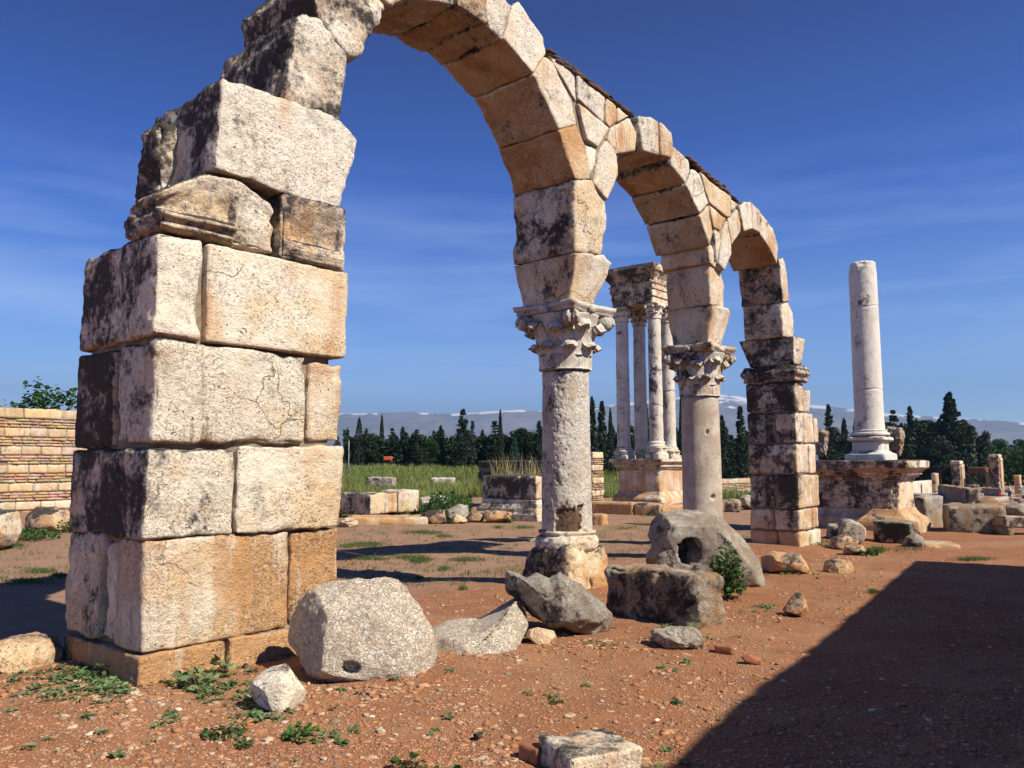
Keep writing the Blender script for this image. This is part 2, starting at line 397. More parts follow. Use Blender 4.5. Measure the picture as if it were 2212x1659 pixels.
M_GRAN = stone_mat('pink_granite', cream=(.52, .43, .36), white=(.66, .59, .51), orange=(.52, .38, .28), k=2.2, bump=.5, pits=.35, grey=(.28, .22, .19))
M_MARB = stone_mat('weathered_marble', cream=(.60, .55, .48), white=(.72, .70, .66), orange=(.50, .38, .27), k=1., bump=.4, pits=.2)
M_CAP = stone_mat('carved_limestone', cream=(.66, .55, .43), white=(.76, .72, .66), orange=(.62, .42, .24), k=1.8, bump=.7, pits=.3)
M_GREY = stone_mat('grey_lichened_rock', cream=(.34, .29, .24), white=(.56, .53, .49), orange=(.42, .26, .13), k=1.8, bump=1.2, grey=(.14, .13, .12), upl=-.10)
M_DARKP = simple('brown_crust', (.13, .085, .06), scale=14, bump=.02, col2=(.20, .13, .085))
M_MORTAR = simple('lime_mortar', (.36, .29, .22), scale=9, bump=.01, col2=(.25, .19, .14))
M_BRICK = simple('red_brick', (.42, .17, .09), scale=8, bump=.01, col2=(.30, .13, .08))
M_TILE = simple('dark_tile', (.16, .09, .065), scale=6, bump=.015, col2=(.07, .05, .045))
M_BARK = simple('bark', (.09, .07, .055), scale=6, bump=.02)
M_LEAF = leaf_mat('leaf', (.075, .16, .035), (.05, .12, .03))
M_WEED = leaf_mat('weed_leaf', (.15, .23, .11), (.10, .18, .075), .2)
M_CONIF = leaf_mat('conifer_needles', (.034, .062, .030), (.018, .038, .022), .15)
M_GRASS = leaf_mat('grass_blade', (.18, .23, .07), (.13, .19, .055), .35)
def conglomerate():
    m, t, b = newmat('conglomerate'); q = N(t); v = q.coord()
    vo = q.n('ShaderNodeTexVoronoi'); wn_ = q.n('ShaderNodeTexNoise'); wn_.inputs['Scale'].default_value = 14; wn_.inputs['Detail'].default_value = 5; q.l(v, wn_.inputs['Vector']); wa_ = q.n('ShaderNodeVectorMath'); wa_.operation = 'ADD'; q.l(v, wa_.inputs[0]); q.l(q.scale(wn_.outputs[1], (.11, .11, .11)), wa_.inputs[1]); v0 = v; v = wa_.outputs[0]
    vo.inputs['Scale'].default_value = 34; q.l(v, vo.inputs['Vector']); vo.inputs['Randomness'].default_value = 1
    vd = q.n('ShaderNodeTexVoronoi'); vd.feature = 'DISTANCE_TO_EDGE'; vd.inputs['Scale'].default_value = 34; q.l(v, vd.inputs['Vector']); v = v0
    ss = q.n('ShaderNodeSeparateColor'); q.l(vo.outputs['Color'], ss.inputs[0])
    peb = q.mix(ss.outputs[0], (.68, .60, .50), (.84, .79, .72)); peb = q.mix(q.mr(ss.outputs[1], .8, .95), peb, (.48, .43, .38))
    mat = q.mix(q.noise(v, 5, 5), (.52, .40, .29), (.82, .72, .62))
    f = q.m('MULTIPLY', q.mr(vd.outputs['Distance'], .02, .10), q.mr(q.m('ADD', ss.outputs[2], q.m('MULTIPLY', q.noise(v, 12, 5, .7), 1.3)), .75, 1.15))
    c0 = q.mix(f, mat, peb)
    lm = q.m('ADD', q.m('MULTIPLY', q.noise(v, 2.2, 4), .6), q.m('MULTIPLY', q.noise(v, 13, 7, .75), .4))
    c0 = q.mix(q.mr(lm, .56, .66, 0, .6), c0, (.24, .18, .12))
    q.l(c0, b.inputs['Base Color'])
    h = q.m('ADD', q.m('MULTIPLY', f, .6), q.m('ADD', q.m('MULTIPLY', q.noise(v, 9, 8, .7), 1.2), q.m('MULTIPLY', q.noise(v, 45, 4), .4)))
    q.l(q.bump(h, .035), b.inputs['Normal']); return m
M_CONG = conglomerate()

def rc(o, L=.4, O=.5, Wt=.5): o.color = (L, O, Wt, 1); return o
rnd = random.Random(11)
#@@SECTION ground
# ================================================================== GROUND, MOUNTAINS, HAZE
def axis(a, b, step, lo_, hi, g=1.07):
    out = list(np.arange(a, b+1e-6, step)); s = step
    while out[-1] < hi: s *= g; out.append(min(out[-1]+s, hi))
    s = step; pre = []
    x = a
    while x > lo_: s *= g; x = max(x-s, lo_); pre.append(x)
    return np.array(pre[::-1]+out)
gx = axis(-2.6, 9, .055, -8500, 8500); gy = axis(-5.2, 2.4, .055, -8500, 8500)
def ground_z(x, y):
    z = gh(x, y); P = np.stack([x, y, 0*x], -1)
    near = np.exp(-((x-3)**2+(y)**2)/900.)
    z = z+near*(.035*fbm(P*.55, 3)+.011*fbm(P*4.1+3, 3))
    return z
GX, GY = np.meshgrid(gx, gy); x, y = GX.ravel(), GY.ravel()
nx, ny = len(gx), len(gy)
i = np.arange(ny-1)[:, None]*nx; j = np.arange(nx-1)[None]
Fg = np.stack([i+j, i+j+1, i+nx+j+1, i+nx+j], -1).reshape(-1, 4)
def ground_mat():
    m, t, b = newmat('red_earth'); q = N(t); v = q.coord(False)
    sp_ = q.n('ShaderNodeSeparateXYZ'); q.l(v, sp_.inputs[0])
    n1 = q.noise(v, .55, 6, .6); n2 = q.noise(v, 3.2, 6, .65); n3 = q.noise(v, 22, 5, .7); n4 = q.noise(v, 75, 3, .7)
    red = q.mix(q.mr(n2, .35, .65), (.37, .165, .080), (.285, .122, .062))
    tan = q.mix(q.mr(n2, .35, .65), (.37, .245, .17), (.31, .19, .125))
    yy = q.m('ADD', sp_.outputs[1], q.m('MULTIPLY', q.m('SUBTRACT', n1, .5), 3.5))
    c0 = q.mix(q.mr(yy, .2, 3.2), red, tan)
    c0 = q.mix(q.mr(n1, .46, .64, 0, .55), c0, (.44, .26, .15)); c0 = q.mix(q.mr(q.noise(v, .9, 5, .7, .5), .55, .68, 0, .4), c0, (.28, .115, .058))
    # pebbles pressed into the soil
    wv = q.n('ShaderNodeVectorMath'); wv.operation = 'MULTIPLY'; q.l(v, wv.inputs[0]); wv.inputs[1].default_value = (1, 1, 0)
    wd = q.n('ShaderNodeTexNoise'); wd.inputs['Scale'].default_value = 30; q.l(v, wd.inputs['Vector'])
    va = q.n('ShaderNodeVectorMath'); va.operation = 'ADD'; q.l(wv.outputs[0], va.inputs[0]); q.l(q.scale(wd.outputs[1], (.03, .03, .03)), va.inputs[1])
    hs = []
    for sc_, lo_, w in ((20, .62, 1.), (48, .5, .6), (110, .5, .35)):
        vo = q.n('ShaderNodeTexVoronoi'); vo.inputs['Scale'].default_value = sc_; q.l(va.outputs[0], vo.inputs['Vector'])
        s3 = q.n('ShaderNodeSeparateColor'); q.l(vo.outputs['Color'], s3.inputs[0])
        keep = q.mr(q.m('ADD', s3.outputs[0], q.m('MULTIPLY', q.m('SUBTRACT', n2, .5), 1.1)), lo_, lo_+.06)
        f = q.m('MULTIPLY', q.mr(vo.outputs['Distance'], .34, .2), keep)
        pc = q.mix(s3.outputs[1], (.52, .25, .14), (.62, .50, .38)); pc = q.mix(q.mr(s3.outputs[2], .8, .85), pc, (.36, .31, .28))
        c0 = q.mix(q.m('MULTIPLY', f, .85), c0, pc); hs.append(q.m('MULTIPLY', f, w))
    c0 = q.mix(q.mr(n3, .3, .7, 0, .35), c0, (.22, .10, .055))
    # thin green film of moss and seedlings inside the court
    gm = q.m('ADD', q.noise(q.scale(v, (.55, 1.2, 1)), .9, 4, .6), q.m('MULTIPLY', q.noise(v, 11, 5, .7), .35))
    gm = q.m('MULTIPLY', q.mr(gm, .78, .88), q.mr(sp_.outputs[1], 1.5, 3))
    c0 = q.mix(q.m('MULTIPLY', gm, .55), c0, (.13, .17, .06))
    far = q.mr(sp_.outputs[1], 30, 38); c0 = q.mix(far, c0, (.15, .18, .07))
    q.l(c0, b.inputs['Base Color'])
    h = q.m('ADD', q.m('MULTIPLY', n3, .5), q.m('ADD', hs[0], q.m('ADD', hs[1], hs[2]))); h = q.m('ADD', h, q.m('MULTIPLY', n4, .25))
    q.l(q.bump(h, .014), b.inputs['Normal']); return m
M_GROUND = ground_mat()
struct(mk('ground', np.stack([x, y, ground_z(x, y)], -1), Fg, M_GROUND))

def mountain_mat():
    m, t, b = newmat('mountain_slope'); q = N(t); v = q.coord(False)
    c0 = q.mix(q.mr(q.noise(v, .0016, 8, .65), .4, .6), (.22, .21, .21), (.15, .16, .16))
    c0 = q.mix(q.mr(q.noise(v, .006, 6, .7), .45, .65, 0, .5), c0, (.30, .25, .23))
    at = q.n('ShaderNodeAttribute'); at.attribute_name = 'tint'; s3 = q.n('ShaderNodeSeparateColor'); q.l(at.outputs['Color'], s3.inputs[0])
    w = q.n('ShaderNodeTexWave'); w.wave_type = 'BANDS'; w.bands_direction = 'X'; w.inputs['Scale'].default_value = .0022; w.inputs['Distortion'].default_value = 9; w.inputs['Detail'].default_value = 4; w.inputs['Detail Scale'].default_value = 1.3
    q.l(v, w.inputs['Vector'])
    sm = q.m('ADD', s3.outputs[0], q.m('MULTIPLY', q.m('SUBTRACT', q.noise(q.scale(v, (1, 1, .45)), .006, 7, .65), .5), 1.3))
    c0 = q.mix(q.mr(sm, .60, .68), c0, (.86, .88, .92))
    q.l(c0, b.inputs['Base Color']); b.inputs['Roughness'].default_value = 1; return m
sky_line = [(-900, 905), (-300, 900), (0, 896), (600, 895), (735, 893), (770, 893), (900, 890), (960, 894), (1000, 892), (1060, 888), (1120, 885), (1170, 887), (1285, 880), (1340, 872), (1400, 866), (1450, 860), (1500, 853), (1560, 851), (1600, 856), (1640, 864), (1700, 870), (1780, 876), (1850, 884), (1920, 893), (2010, 899), (2110, 905), (2212, 912), (2700, 925), (3300, 930)]
NA, NR = 900, 60
px_ = np.linspace(-900, 3300, NA); top = np.interp(px_, [a for a, b_ in sky_line], [b_ for a, b_ in sky_line])
V = []; T = []
for a in range(NA):
    v = ray(px_[a], 1000.); dirh = np.array([v[0], v[1]]); dirh /= np.linalg.norm(dirh); vv = ray(px_[a], top[a]); tan_e = vv[2]/math.hypot(vv[0], vv[1])
    V.append((dirh, tan_e))
dirs = np.array([a for a, _ in V]); te = np.array([b_ for _, b_ in V])
DR = 6200.
rr_ = np.linspace(0, 1, NR)
pts = []; snow = []
for k, s in enumerate(rr_):
    dist = 3600+(DR-3600)*s
    prof = s**1.25 if s < 1 else 1
    hgt = (1.6+te*DR)*prof
    P = np.stack([dirs[:, 0]*dist, dirs[:, 1]*dist, np.zeros(NA)], 1)
    ridged = 1-np.abs(perlin(P*.0035+3))*2; ridged2 = 1-np.abs(perlin(P*.009+13))*2
    z = hgt*(1+(.16*ridged+.07*ridged2)*(1-s)*2.2*min(1, s*3))-12
    if s == 1: z = hgt+2.5*fbm(P*.01, 3)
    pts.append(np.stack([C[0]+P[:, 0], C[1]+P[:, 1], z], 1))
    gully = .5+.5*perlin(np.stack([px_*.035+3*fbm(np.stack([px_*.01, np.full(NA, s*6.), 0*px_], 1), 2), np.full(NA, s*2.2), 0*px_+.5], 1))
    reg = np.exp(-((px_-1545)/95.)**2)*.34+.05+.05*np.exp(-((px_-1820)/60.)**2)-.4*(px_ < 880)*.05
    snow.append(np.clip((s-(1-reg))/np.maximum(reg, .01), 0, 1)*.45+.62*gully*(s > 1-reg*1.35))
snow[-1] = snow[-1]*.9
pts.append(pts[-1]+np.array([0, 0, -300.])+np.concatenate([dirs*400, np.zeros((NA, 1))], 1)); snow.append(snow[-1]*0)
Vm = np.concatenate(pts); sn = np.concatenate(snow); nr = NR+1
i = np.arange(nr-1)[:, None]*NA; j = np.arange(NA-1)[None]
Fm = np.stack([i+j, i+j+1, i+NA+j+1, i+NA+j], -1).reshape(-1, 4)
mt = mk('mountains', Vm, Fm, mountain_mat(), tint=np.stack([sn, sn, sn], 1)); struct(mt)

bm = bmesh.new(); bmesh.ops.create_cube(bm, size=1)
me = bpy.data.meshes.new('haze'); bm.to_mesh(me); bm.free(); hz = bpy.data.objects.new('haze', me); col.objects.link(hz)
hz.scale = (18000, 18000, 760); hz.location = (0, 0, 760/2-4); hz['kind'] = 'stuff'; hz['label'] = 'thin blue haze lying over the plain and the mountains'; hz['category'] = 'haze'
m = bpy.data.materials.new('haze'); m.use_nodes = True; t = m.node_tree; t.nodes.clear()
pv = t.nodes.new('ShaderNodeVolumePrincipled'); om = t.nodes.new('ShaderNodeOutputMaterial')
pv.inputs['Color'].default_value = (.34, .56, 1, 1); pv.inputs['Density'].default_value = 1.7e-4; pv.inputs['Anisotropy'].default_value = .1
t.links.new(pv.outputs[0], om.inputs['Volume']); me.materials.append(m)
#@@SECTION pier
# ================================================================== NEAR PIER
pier = thing('masonry_pier', 'tall near pier of huge cream blocks at the left, its left face nearly black with shade and lichen', 'pier', (0.9, .65, 0))
DP1 = 1.34
def pb(x0, x1, y0, y1, z0, z1, col_=(.4, .5, .5), seed=0, **k):
    kw = dict(res=.026, r=.016, amp=.012, chip=.055, jit=.008, nmax=70); kw.update(k); kw['r'] *= .55; kw['chip'] *= .6; x0, x1, y0, z0, z1 = x0-.004, x1+.004, y0, z0-.006, z1+.006
    V, F = box_block(x0, x1, y0, y1, z0, z1, seed=seed, **kw)
    return rc(mk('stone_block', V, F, M_STONE, pier), *col_)
# plinth
pb(-.02, .66, -.02, DP1+.05, -.45, .205, (.28, 1.15, .3), 1)
pb(.70, 1.72, -.02, .5, -.45, .215, (.25, 1.15, .3), 2)
# course 1
pb(0, 1.24, 0, .47, .225, 1.03, (.30, .74, .55), 3, r=.05)
pb(1.27, 1.76, .01, .6, .26, 1.02, (.28, .9, .45), 4)
pb(.03, .4, .49, .72, .26, 1.0, (.42, .3, .5), 5, amp=.03)
pb(-.01, .8, .73, DP1, .24, 1.05, (.42, .3, .5), 6, amp=.025)
# course 2
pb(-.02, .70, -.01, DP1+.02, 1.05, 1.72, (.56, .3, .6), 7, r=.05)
pb(.73, 1.75, -.02, .7, 1.04, 1.745, (.34, .5, .55), 8, amp=.02)
# course 3
pb(.01, 1.38, -.02, .6, 1.765, 2.55, (.40, .45, .75), 9, r=.07, chip=.11)
pb(1.41, 1.76, 0, .6, 1.80, 2.50, (.40, .62, .6), 10, r=.05, chip=.1)
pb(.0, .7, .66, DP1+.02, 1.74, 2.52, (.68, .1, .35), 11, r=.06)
# course 4
pb(0, .36, -.01, DP1, 2.58, 3.37, (.50, .45, .75), 12, amp=.02, r=.045)
pb(.405, 1.79, -.03, .75, 2.565, 3.36, (.24, .5, .62), 13, amp=.006, chip=.03, r=.03)
# impost course: two mouldings along the foot of the left stone
def moulded(x0, x1, z0, z1, y0, y1, seed, ridges, xa, xb, colr, slope=0.):
    V, F = box_block(x0, x1, y0, y1, z0, z1, seed=seed, res=.02, r=.04, amp=.02, chip=.08, nmax=80)
    wgt = sst(V[:, 0], xa-.03, xa+.01)*(1-sst(V[:, 0], xb-.01, xb+.03))*(1-sst(V[:, 1], y0+.25, y0+.4)+sst(y0+.0*V[:, 1], 9, 9.1))
    wl = (1-sst(V[:, 0], x0+.15, x0+.25))*(seed == 14)*.3
    z = V[:, 2]; d = np.zeros(len(V))
    for zc, hw, out in ridges: d += out*np.sqrt(np.clip(1-((z-zc)/hw)**2, 0, 1))
    d -= .10*sst(z, z0+.17, z0+.22)*(1-sst(z, z0+.24, z1))*1.
    V[:, 1] -= d*wgt; V[:, 0] -= d*wl*.8
    if seed == 14:
        zt_ = np.interp(V[:, 0], [0, .41, .69, 1.0], [3.70, 3.98, 3.96, 3.84]); k_ = V[:, 2] > 3.56; V[k_, 2] = 3.56+(V[k_, 2]-3.56)*(zt_[k_]-3.56)/.42
        V[:, 1] += .22*np.clip(V[:, 2]-3.58, 0, 1)*(1-sst(V[:, 0], .3, .7))*(V[:, 1] < .3)
    return rc(mk('moulded_impost', V, F, M_STONE, pier), *colr)
pb(.34, 1.0, .53, 1.15, 3.38, 3.95, (.58, .3, .5), 19, res=.04)
moulded(.0, 1.02, 3.39, 3.98, -.02, .52, 14, [(3.44, .032, .05), (3.52, .034, .07)], .0, .62, (.52, .5, .55))
moulded(1.07, 1.76, 3.37, 3.97, -.03, .8, 15, [(3.41, .025, .035), (3.47, .025, .035)], 1.2, 1.7, (.57, .6, .5))
# big springer, leaning voussoirs
def pv_(name, pts, cor, y0, y1, colr, seed, parent, mat=None, **k):
    kw = dict(res=.03, r=.018, amp=.014, chip=.06, nmax=64); kw.update(k)
    if name != 'stone_block' and seed > 26: kw['amp'] *= .6; kw['r'] *= .7; kw['chip'] *= .6; colr = (colr[0]-.015, .5+(colr[1]-.5)*.55, colr[2])
    kw.setdefault('shrink', -.016); V, F = poly_block(pts, cor, y0, y1, seed=seed, **kw)
    return rc(mk(name, V, F, mat or M_STONE, parent), *colr)
pv_('stone_block', [(.45, 4.0), (1.70, 3.935), (1.90, 4.67), (1.70, 4.83), (.50, 4.78)], (0, 1, 2, 4), -.02, 1.15, (.50, .45, .95), 16, pier, r=.012, chip=.04)
pb(.31, .72, .68, 1.1, 3.93, 4.55, (.58, .2, .5), 17, r=.1, amp=.05, chip=.15)
pb(-.04, .2, .27, .55, 3.38, 3.58, (.62, .2, .4), 18, r=.08, amp=.05)
# mortar core behind the joints
V1, F1 = box_block(.06, 1.66, .055, DP1-.07, -.3, 3.25, jit=0, res=.1, r=.02, amp=.01, chip=0)
V2, F2 = box_block(.50, 1.60, .26, 1.02, 3.25, 3.88, jit=0, res=.1, r=.02, amp=.01, chip=0)
mk('mortar_core', *merge([(V1, F1), (V2, F2)]), M_MORTAR, pier)

# ================================================================== ARCHES
YB = 1.03
def taper(yc, za, zb, ka, kb):
    def f(X, N, u, v, w): k = np.clip((X[:, 2]-za)/(zb-za), 0, 1); X[:, 1] = yc+(X[:, 1]-yc)*(ka+(kb-ka)*k); return X
    return f
arch1 = thing('stone_arch', 'largest and nearest arch, its crown cut by the top of the photo', 'arch', (3.6, .5, 4.3))
arch2 = thing('stone_arch', 'middle arch of the arcade, between the two carved capitals', 'arch', (7.8, .5, 4.3))
arch3 = thing('stone_arch', 'smallest and farthest arch, springing from the second column to the far pier', 'arch', (11.2, .5, 4.3))
def vs(par, pts, cor=(0, 1, 2, 3), colr=(.42, .5, .5), seed=0, y0=0., y1=YB, **k):
    return pv_('voussoir', pts, cor, y0, y1, colr, seed, par, **k)
# arch 1, left haunch: two weathered leaning blocks then the ring
vs(arch1, [(1.08, 4.80), (1.68, 4.79), (1.76, 5.48), (1.44, 5.72), (1.22, 5.65)], (0, 1, 2, 4), (.56, .6, .6), 21, 0, 1.3, r=.05, amp=.03, big=.015, shrink=-.02)
vs(arch1, [(1.43, 5.73), (1.76, 5.44), (1.90, 5.54), (2.22, 6.18), (1.80, 6.62), (1.38, 6.05)], (0, 2, 3, 4), (.60, .5, .55), 22, -.02, 1.25, r=.06, amp=.04, big=.02, shrink=-.03)
vs(arch1, [(2.25, 6.19), (2.72, 6.50), (2.55, 7.15), (1.84, 6.66)], colr=(.52, .5, .5), seed=23, y0=-.02, r=.06, amp=.035)
vs(arch1, [(2.74, 6.51), (3.28, 6.66), (3.22, 7.28), (2.58, 7.16)], colr=(.45, .6, .6), seed=24, r=.05, amp=.03)
vs(arch1, [(3.30, 6.66), (3.72, 6.66), (3.74, 7.26), (3.25, 7.28)], colr=(.5, .6, .6), seed=25, amp=.03)
vs(arch1, [(3.74, 6.66), (4.03, 6.58), (4.22, 7.06), (3.77, 7.24)], colr=(.50, .5, .75), seed=26, amp=.025)
vs(arch1, [(4.05, 6.575), (4.60, 6.36), (4.84, 6.72), (4.78, 6.90), (4.33, 7.16), (4.20, 7.05)], (0, 1, 3, 5), (.44, .5, .85), 27, y0=-.02, r=.05)
vs(arch1, [(4.62, 6.345), (4.88, 6.10), (5.12, 5.83), (5.49, 6.0), (5.36, 6.32), (5.04, 6.68), (4.85, 6.68)], (0, 2, 4, 6), (.42, .55, .65), 28, r=.05)
vs(arch1, [(5.13, 5.81), (5.46, 5.26), (5.82, 5.37), (5.72, 5.78), (5.50, 6.0)], (0, 1, 2, 4), (.22, 1.05, .25), 29, r=.03)
# springers of arch 1 on column A
vs(arch1, [(5.46, 4.30), (6.03, 4.37), (6.20, 4.80), (6.16, 5.12), (5.84, 5.35), (5.44, 5.23)], (0, 1, 4, 5), (.46, .6, .5), 30, .0, 1.05, r=.06, amp=.03, chip=.1)
vs(arch1, [(5.50, 3.70), (6.02, 3.71), (6.27, 4.30), (6.05, 4.36), (5.46, 4.28)], (0, 1, 2, 4), (.38, .6, .5), 31, .03, 1.0, r=.025, extra=taper(.52, 3.70, 4.30, .80, 1.12))
# spandrel between arch 1 and arch 2
def z4(px, py): return YP(((1000+px*.4521)/1.3562), (py*.4521)/1.3562)[[0, 2]]
def z5(px, py): return YP(((1400+px*.4521)/1.3562), (250+py*.4521)/1.3562)[[0, 2]]
def ppoly(zf, pts, cor, par, colr, seed, name='infill_stone', **k):
    p = [tuple(zf(*a)) for a in pts]
    n = len(p); area = sum(p[i][0]*p[(i+1) % n][1]-p[(i+1) % n][0]*p[i][1] for i in range(n))
    k.setdefault('res', .035); k.setdefault('r', .02); k.setdefault('chip', .03); k.setdefault('amp', .01)
    return pv_(name, p, cor, k.pop('y0', .0), k.pop('y1', YB), colr, seed, par, shrink=.004, **k)
#  order of points: BL, (..), BR, TR, TL in photo
wall1 = thing('spandrel_wall', 'wedge of patched masonry between the nearest arch and the middle arch, above the first column', 'wall', (6.2, .5, 4.9))
W1 = lambda *a, **k: ppoly(z4, *a[:2], wall1, *a[2:], **k)
W1([(1530, 655), (1530, 655), (1522, 470), (1345, 335), (1380, 400), (1440, 500)], (0, 1, 2, 3), (.42, .35, .95), 40, y0=.02)
W1([(1535, 640), (1700, 800), (1712, 632), (1528, 470)], (0, 1, 2, 3), (.46, .4, .85), 41)
W1([(1716, 795), (1742, 832), (1785, 790), (1785, 682), (1718, 632)], (0, 2, 3, 4), (.3, .8, .4), 42)
W1([(1790, 800), (1868, 752), (1795, 690)], (0, 1, 1, 2), (.3, .75, .6), 43)
W1([(1560, 790), (1592, 910), (1668, 960), (1738, 832), (1600, 715), (1532, 665)], (0, 2, 3, 5), (.42, .55, .75), 44, y0=-.01)
W1([(1616, 1150), (1658, 1060), (1668, 968), (1592, 918)], (0, 1, 2, 3), (.46, .5, .6), 45, y0=.03)
W1([(1640, 1195), (1728, 1300), (1800, 1130), (1788, 1000), (1722, 905), (1672, 965), (1655, 1070)], (0, 1, 3, 5), (.36, .7, .6), 46, r=.04, amp=.02)
A2 = lambda pts, cor, colr, seed, **k: ppoly(z5, pts, cor, arch2, colr, seed, name='voussoir', r=.04, amp=.018, **k)
A2([(870, 455), (1030, 428), (1035, 300), (985, 200), (862, 275), (842, 345)], (0, 1, 3, 4), (.34, .7, .5), 50)
A2([(1060, 435), (1165, 462), (1160, 235), (1110, 205), (1030, 192), (1030, 260)], (0, 1, 2, 4), (.50, .6, .95), 51, y0=-.04)
A2([(1172, 462), (1235, 480), (1250, 430), (1245, 310), (1165, 238)], (0, 2, 3, 4), (.50, .7, .75), 52, y0=-.05)
A2([(1252, 520), (1348, 640), (1378, 560), (1368, 488), (1254, 370)], (0, 1, 3, 4), (.48, .7, .7), 53)
A2([(1352, 650), (1438, 832), (1498, 770), (1440, 570), (1385, 535)], (0, 1, 2, 4), (.46, .5, .75), 54)
A2([(1442, 838), (1508, 1050), (1530, 960), (1500, 775)], (0, 1, 2, 3), (.42, .6, .6), 55, y0=.01)
vs(arch2, [(9.34, 4.90), (9.74, 4.80), (9.72, 4.98), (9.40, 5.22), (9.30, 5.20), (9.30, 5.06)], (0, 1, 3, 5), (.34, .6, .5), 56, .06, .98)
vs(arch2, [(9.42, 4.21), (9.90, 4.22), (9.88, 4.64), (9.76, 4.84), (9.40, 4.91), (9.38, 4.6)], (0, 1, 3, 4), (.34, .75, .5), 57, .1, .92, r=.03)
vs(arch2, [(9.40, 3.57), (9.86, 3.58), (10.08, 4.12), (9.96, 4.20), (9.43, 4.20)], (0, 1, 2, 4), (.40, .6, .55), 58, .1, .92, r=.02, extra=taper(.52, 3.57, 4.16, .82, 1.06))
wall2 = thing('spandrel_wall', 'smaller wedge of patched masonry between the middle arch and the farthest arch', 'wall', (9.9, .5, 4.9))
W2 = lambda *a, **k: ppoly(z5, *a[:2], wall2, *a[2:], **k)
W2([(1505, 765), (1620, 858), (1640, 850), (1642, 725), (1440, 560)], (0, 2, 3, 4), (.36, .75, .5), 60)
W2([(1648, 822), (1692, 768), (1645, 735)], (0, 1, 1, 2), (.36, .6, .8), 61)
W2([(1540, 925), (1578, 942), (1618, 862), (1503, 770)], (0, 1, 2, 3), (.25, 1., .3), 62, y0=.02)
W2([(1650, 1040), (1702, 950), (1708, 895), (1682, 800), (1622, 862)], (0, 1, 3, 4), (.3, .8, .5), 63)
W2([(1556, 1150), (1582, 1000), (1580, 950), (1543, 930)], (0, 1, 2, 3), (.46, .5, .6), 64, y0=.02)
W2([(1565, 1160), (1602, 1205), (1648, 1095), (1645, 1035), (1618, 870), (1585, 950)], (0, 1, 3, 5), (.36, .6, .6), 65, r=.03)
A3 = lambda pts, cor, colr, seed, **k: ppoly(z5, pts, cor, arch3, colr, seed, name='voussoir', r=.035, amp=.016, **k)
A3([(1718, 952), (1770, 934), (1765, 752), (1720, 752), (1688, 780)], (0, 1, 2, 4), (.50, .4, .95), 70, y0=-.03)
A3([(1774, 934), (1828, 962), (1828, 818), (1770, 758)], (0, 1, 2, 3), (.42, .75, .8), 71, y0=-.02)
ppoly(lambda a, b: YP((1400+a*.4521)/1.3562, (250+b*.4521)/1.3562, .08)[[0, 2]], [(1832, 965), (1890, 1060), (1945, 1165), (1950, 1050), (1912, 922), (1832, 818)], (0, 2, 4, 5), arch3, (.50, .6, .7), 72, name='voussoir', r=.035, amp=.016, y0=.08, y1=1.0)
vs(arch3, [(12.50, 4.72), (12.80, 4.78), (12.82, 5.15), (12.60, 5.62), (12.36, 5.52), (12.46, 5.15)], (0, 1, 3, 4), (.50, .6, .5), 73, .12, .99)
vs(arch3, [(12.53, 4.04), (13.04, 4.05), (13.02, 4.55), (12.80, 4.75), (12.48, 4.71)], (0, 1, 2, 4), (.44, .6, .55), 74, .14, .95, r=.03)
# mortar fill inside spandrels and ring joints
for par, pts in ((wall1, [(6.08, 5.0), (6.2, 5.1), (6.45, 5.75), (6.85, 6.1), (6.9, 6.52), (4.95, 6.72), (5.5, 6.1), (5.8, 5.5)]),
                 (wall2, [(9.66, 4.9), (9.75, 4.9), (10.0, 5.3), (10.55, 5.8), (10.4, 6.1), (9.0, 6.3), (9.35, 5.8), (9.55, 5.2)])):
    V, F = poly_block(pts, (0, 1, 4, 5), .05, YB-.05, shrink=.02, res=.08, r=.02, amp=.005, chip=0)
    mk('mortar_core', V, F, M_MORTAR, par)
# thin course of dark tiles and rubble on the spandrel tops
def rubble_line(par, x0, z0, x1, z1, n, seed):
    rs = random.Random(seed); L = []
    for k in range(n):
        f = (k+.5)/n; x = x0+(x1-x0)*f; z = z0+(z1-z0)*f; w = (x1-x0)/n*.49
        for rr2 in range(2):
            h = rs.uniform(.035, .048); a = rs.uniform(.0, .03)
            L.append(box_block(x-w*rs.uniform(1.0, 1.12), x+w*rs.uniform(1.0, 1.12), -.03+a+.02*rr2, YB-.02-a, z+rr2*.045, z+rr2*.045+h, seed=seed*50+k*2+rr2, res=.06, r=.012, amp=.012, chip=.02, jit=.012))
        if rs.random() < .14: L.append(box_block(x-.08, x+.1, .0, .5, z+.08, z+.15, seed=k+seed, res=.05, r=.02, amp=.02, chip=.03, jit=.02))
    mk('tile_course', *merge(L), M_TILE, par)
rubble_line(wall1, 4.92, 6.75, 6.95, 6.57, 12, 3)
rubble_line(wall2, 8.55, 6.42, 10.42, 6.12, 12, 4)

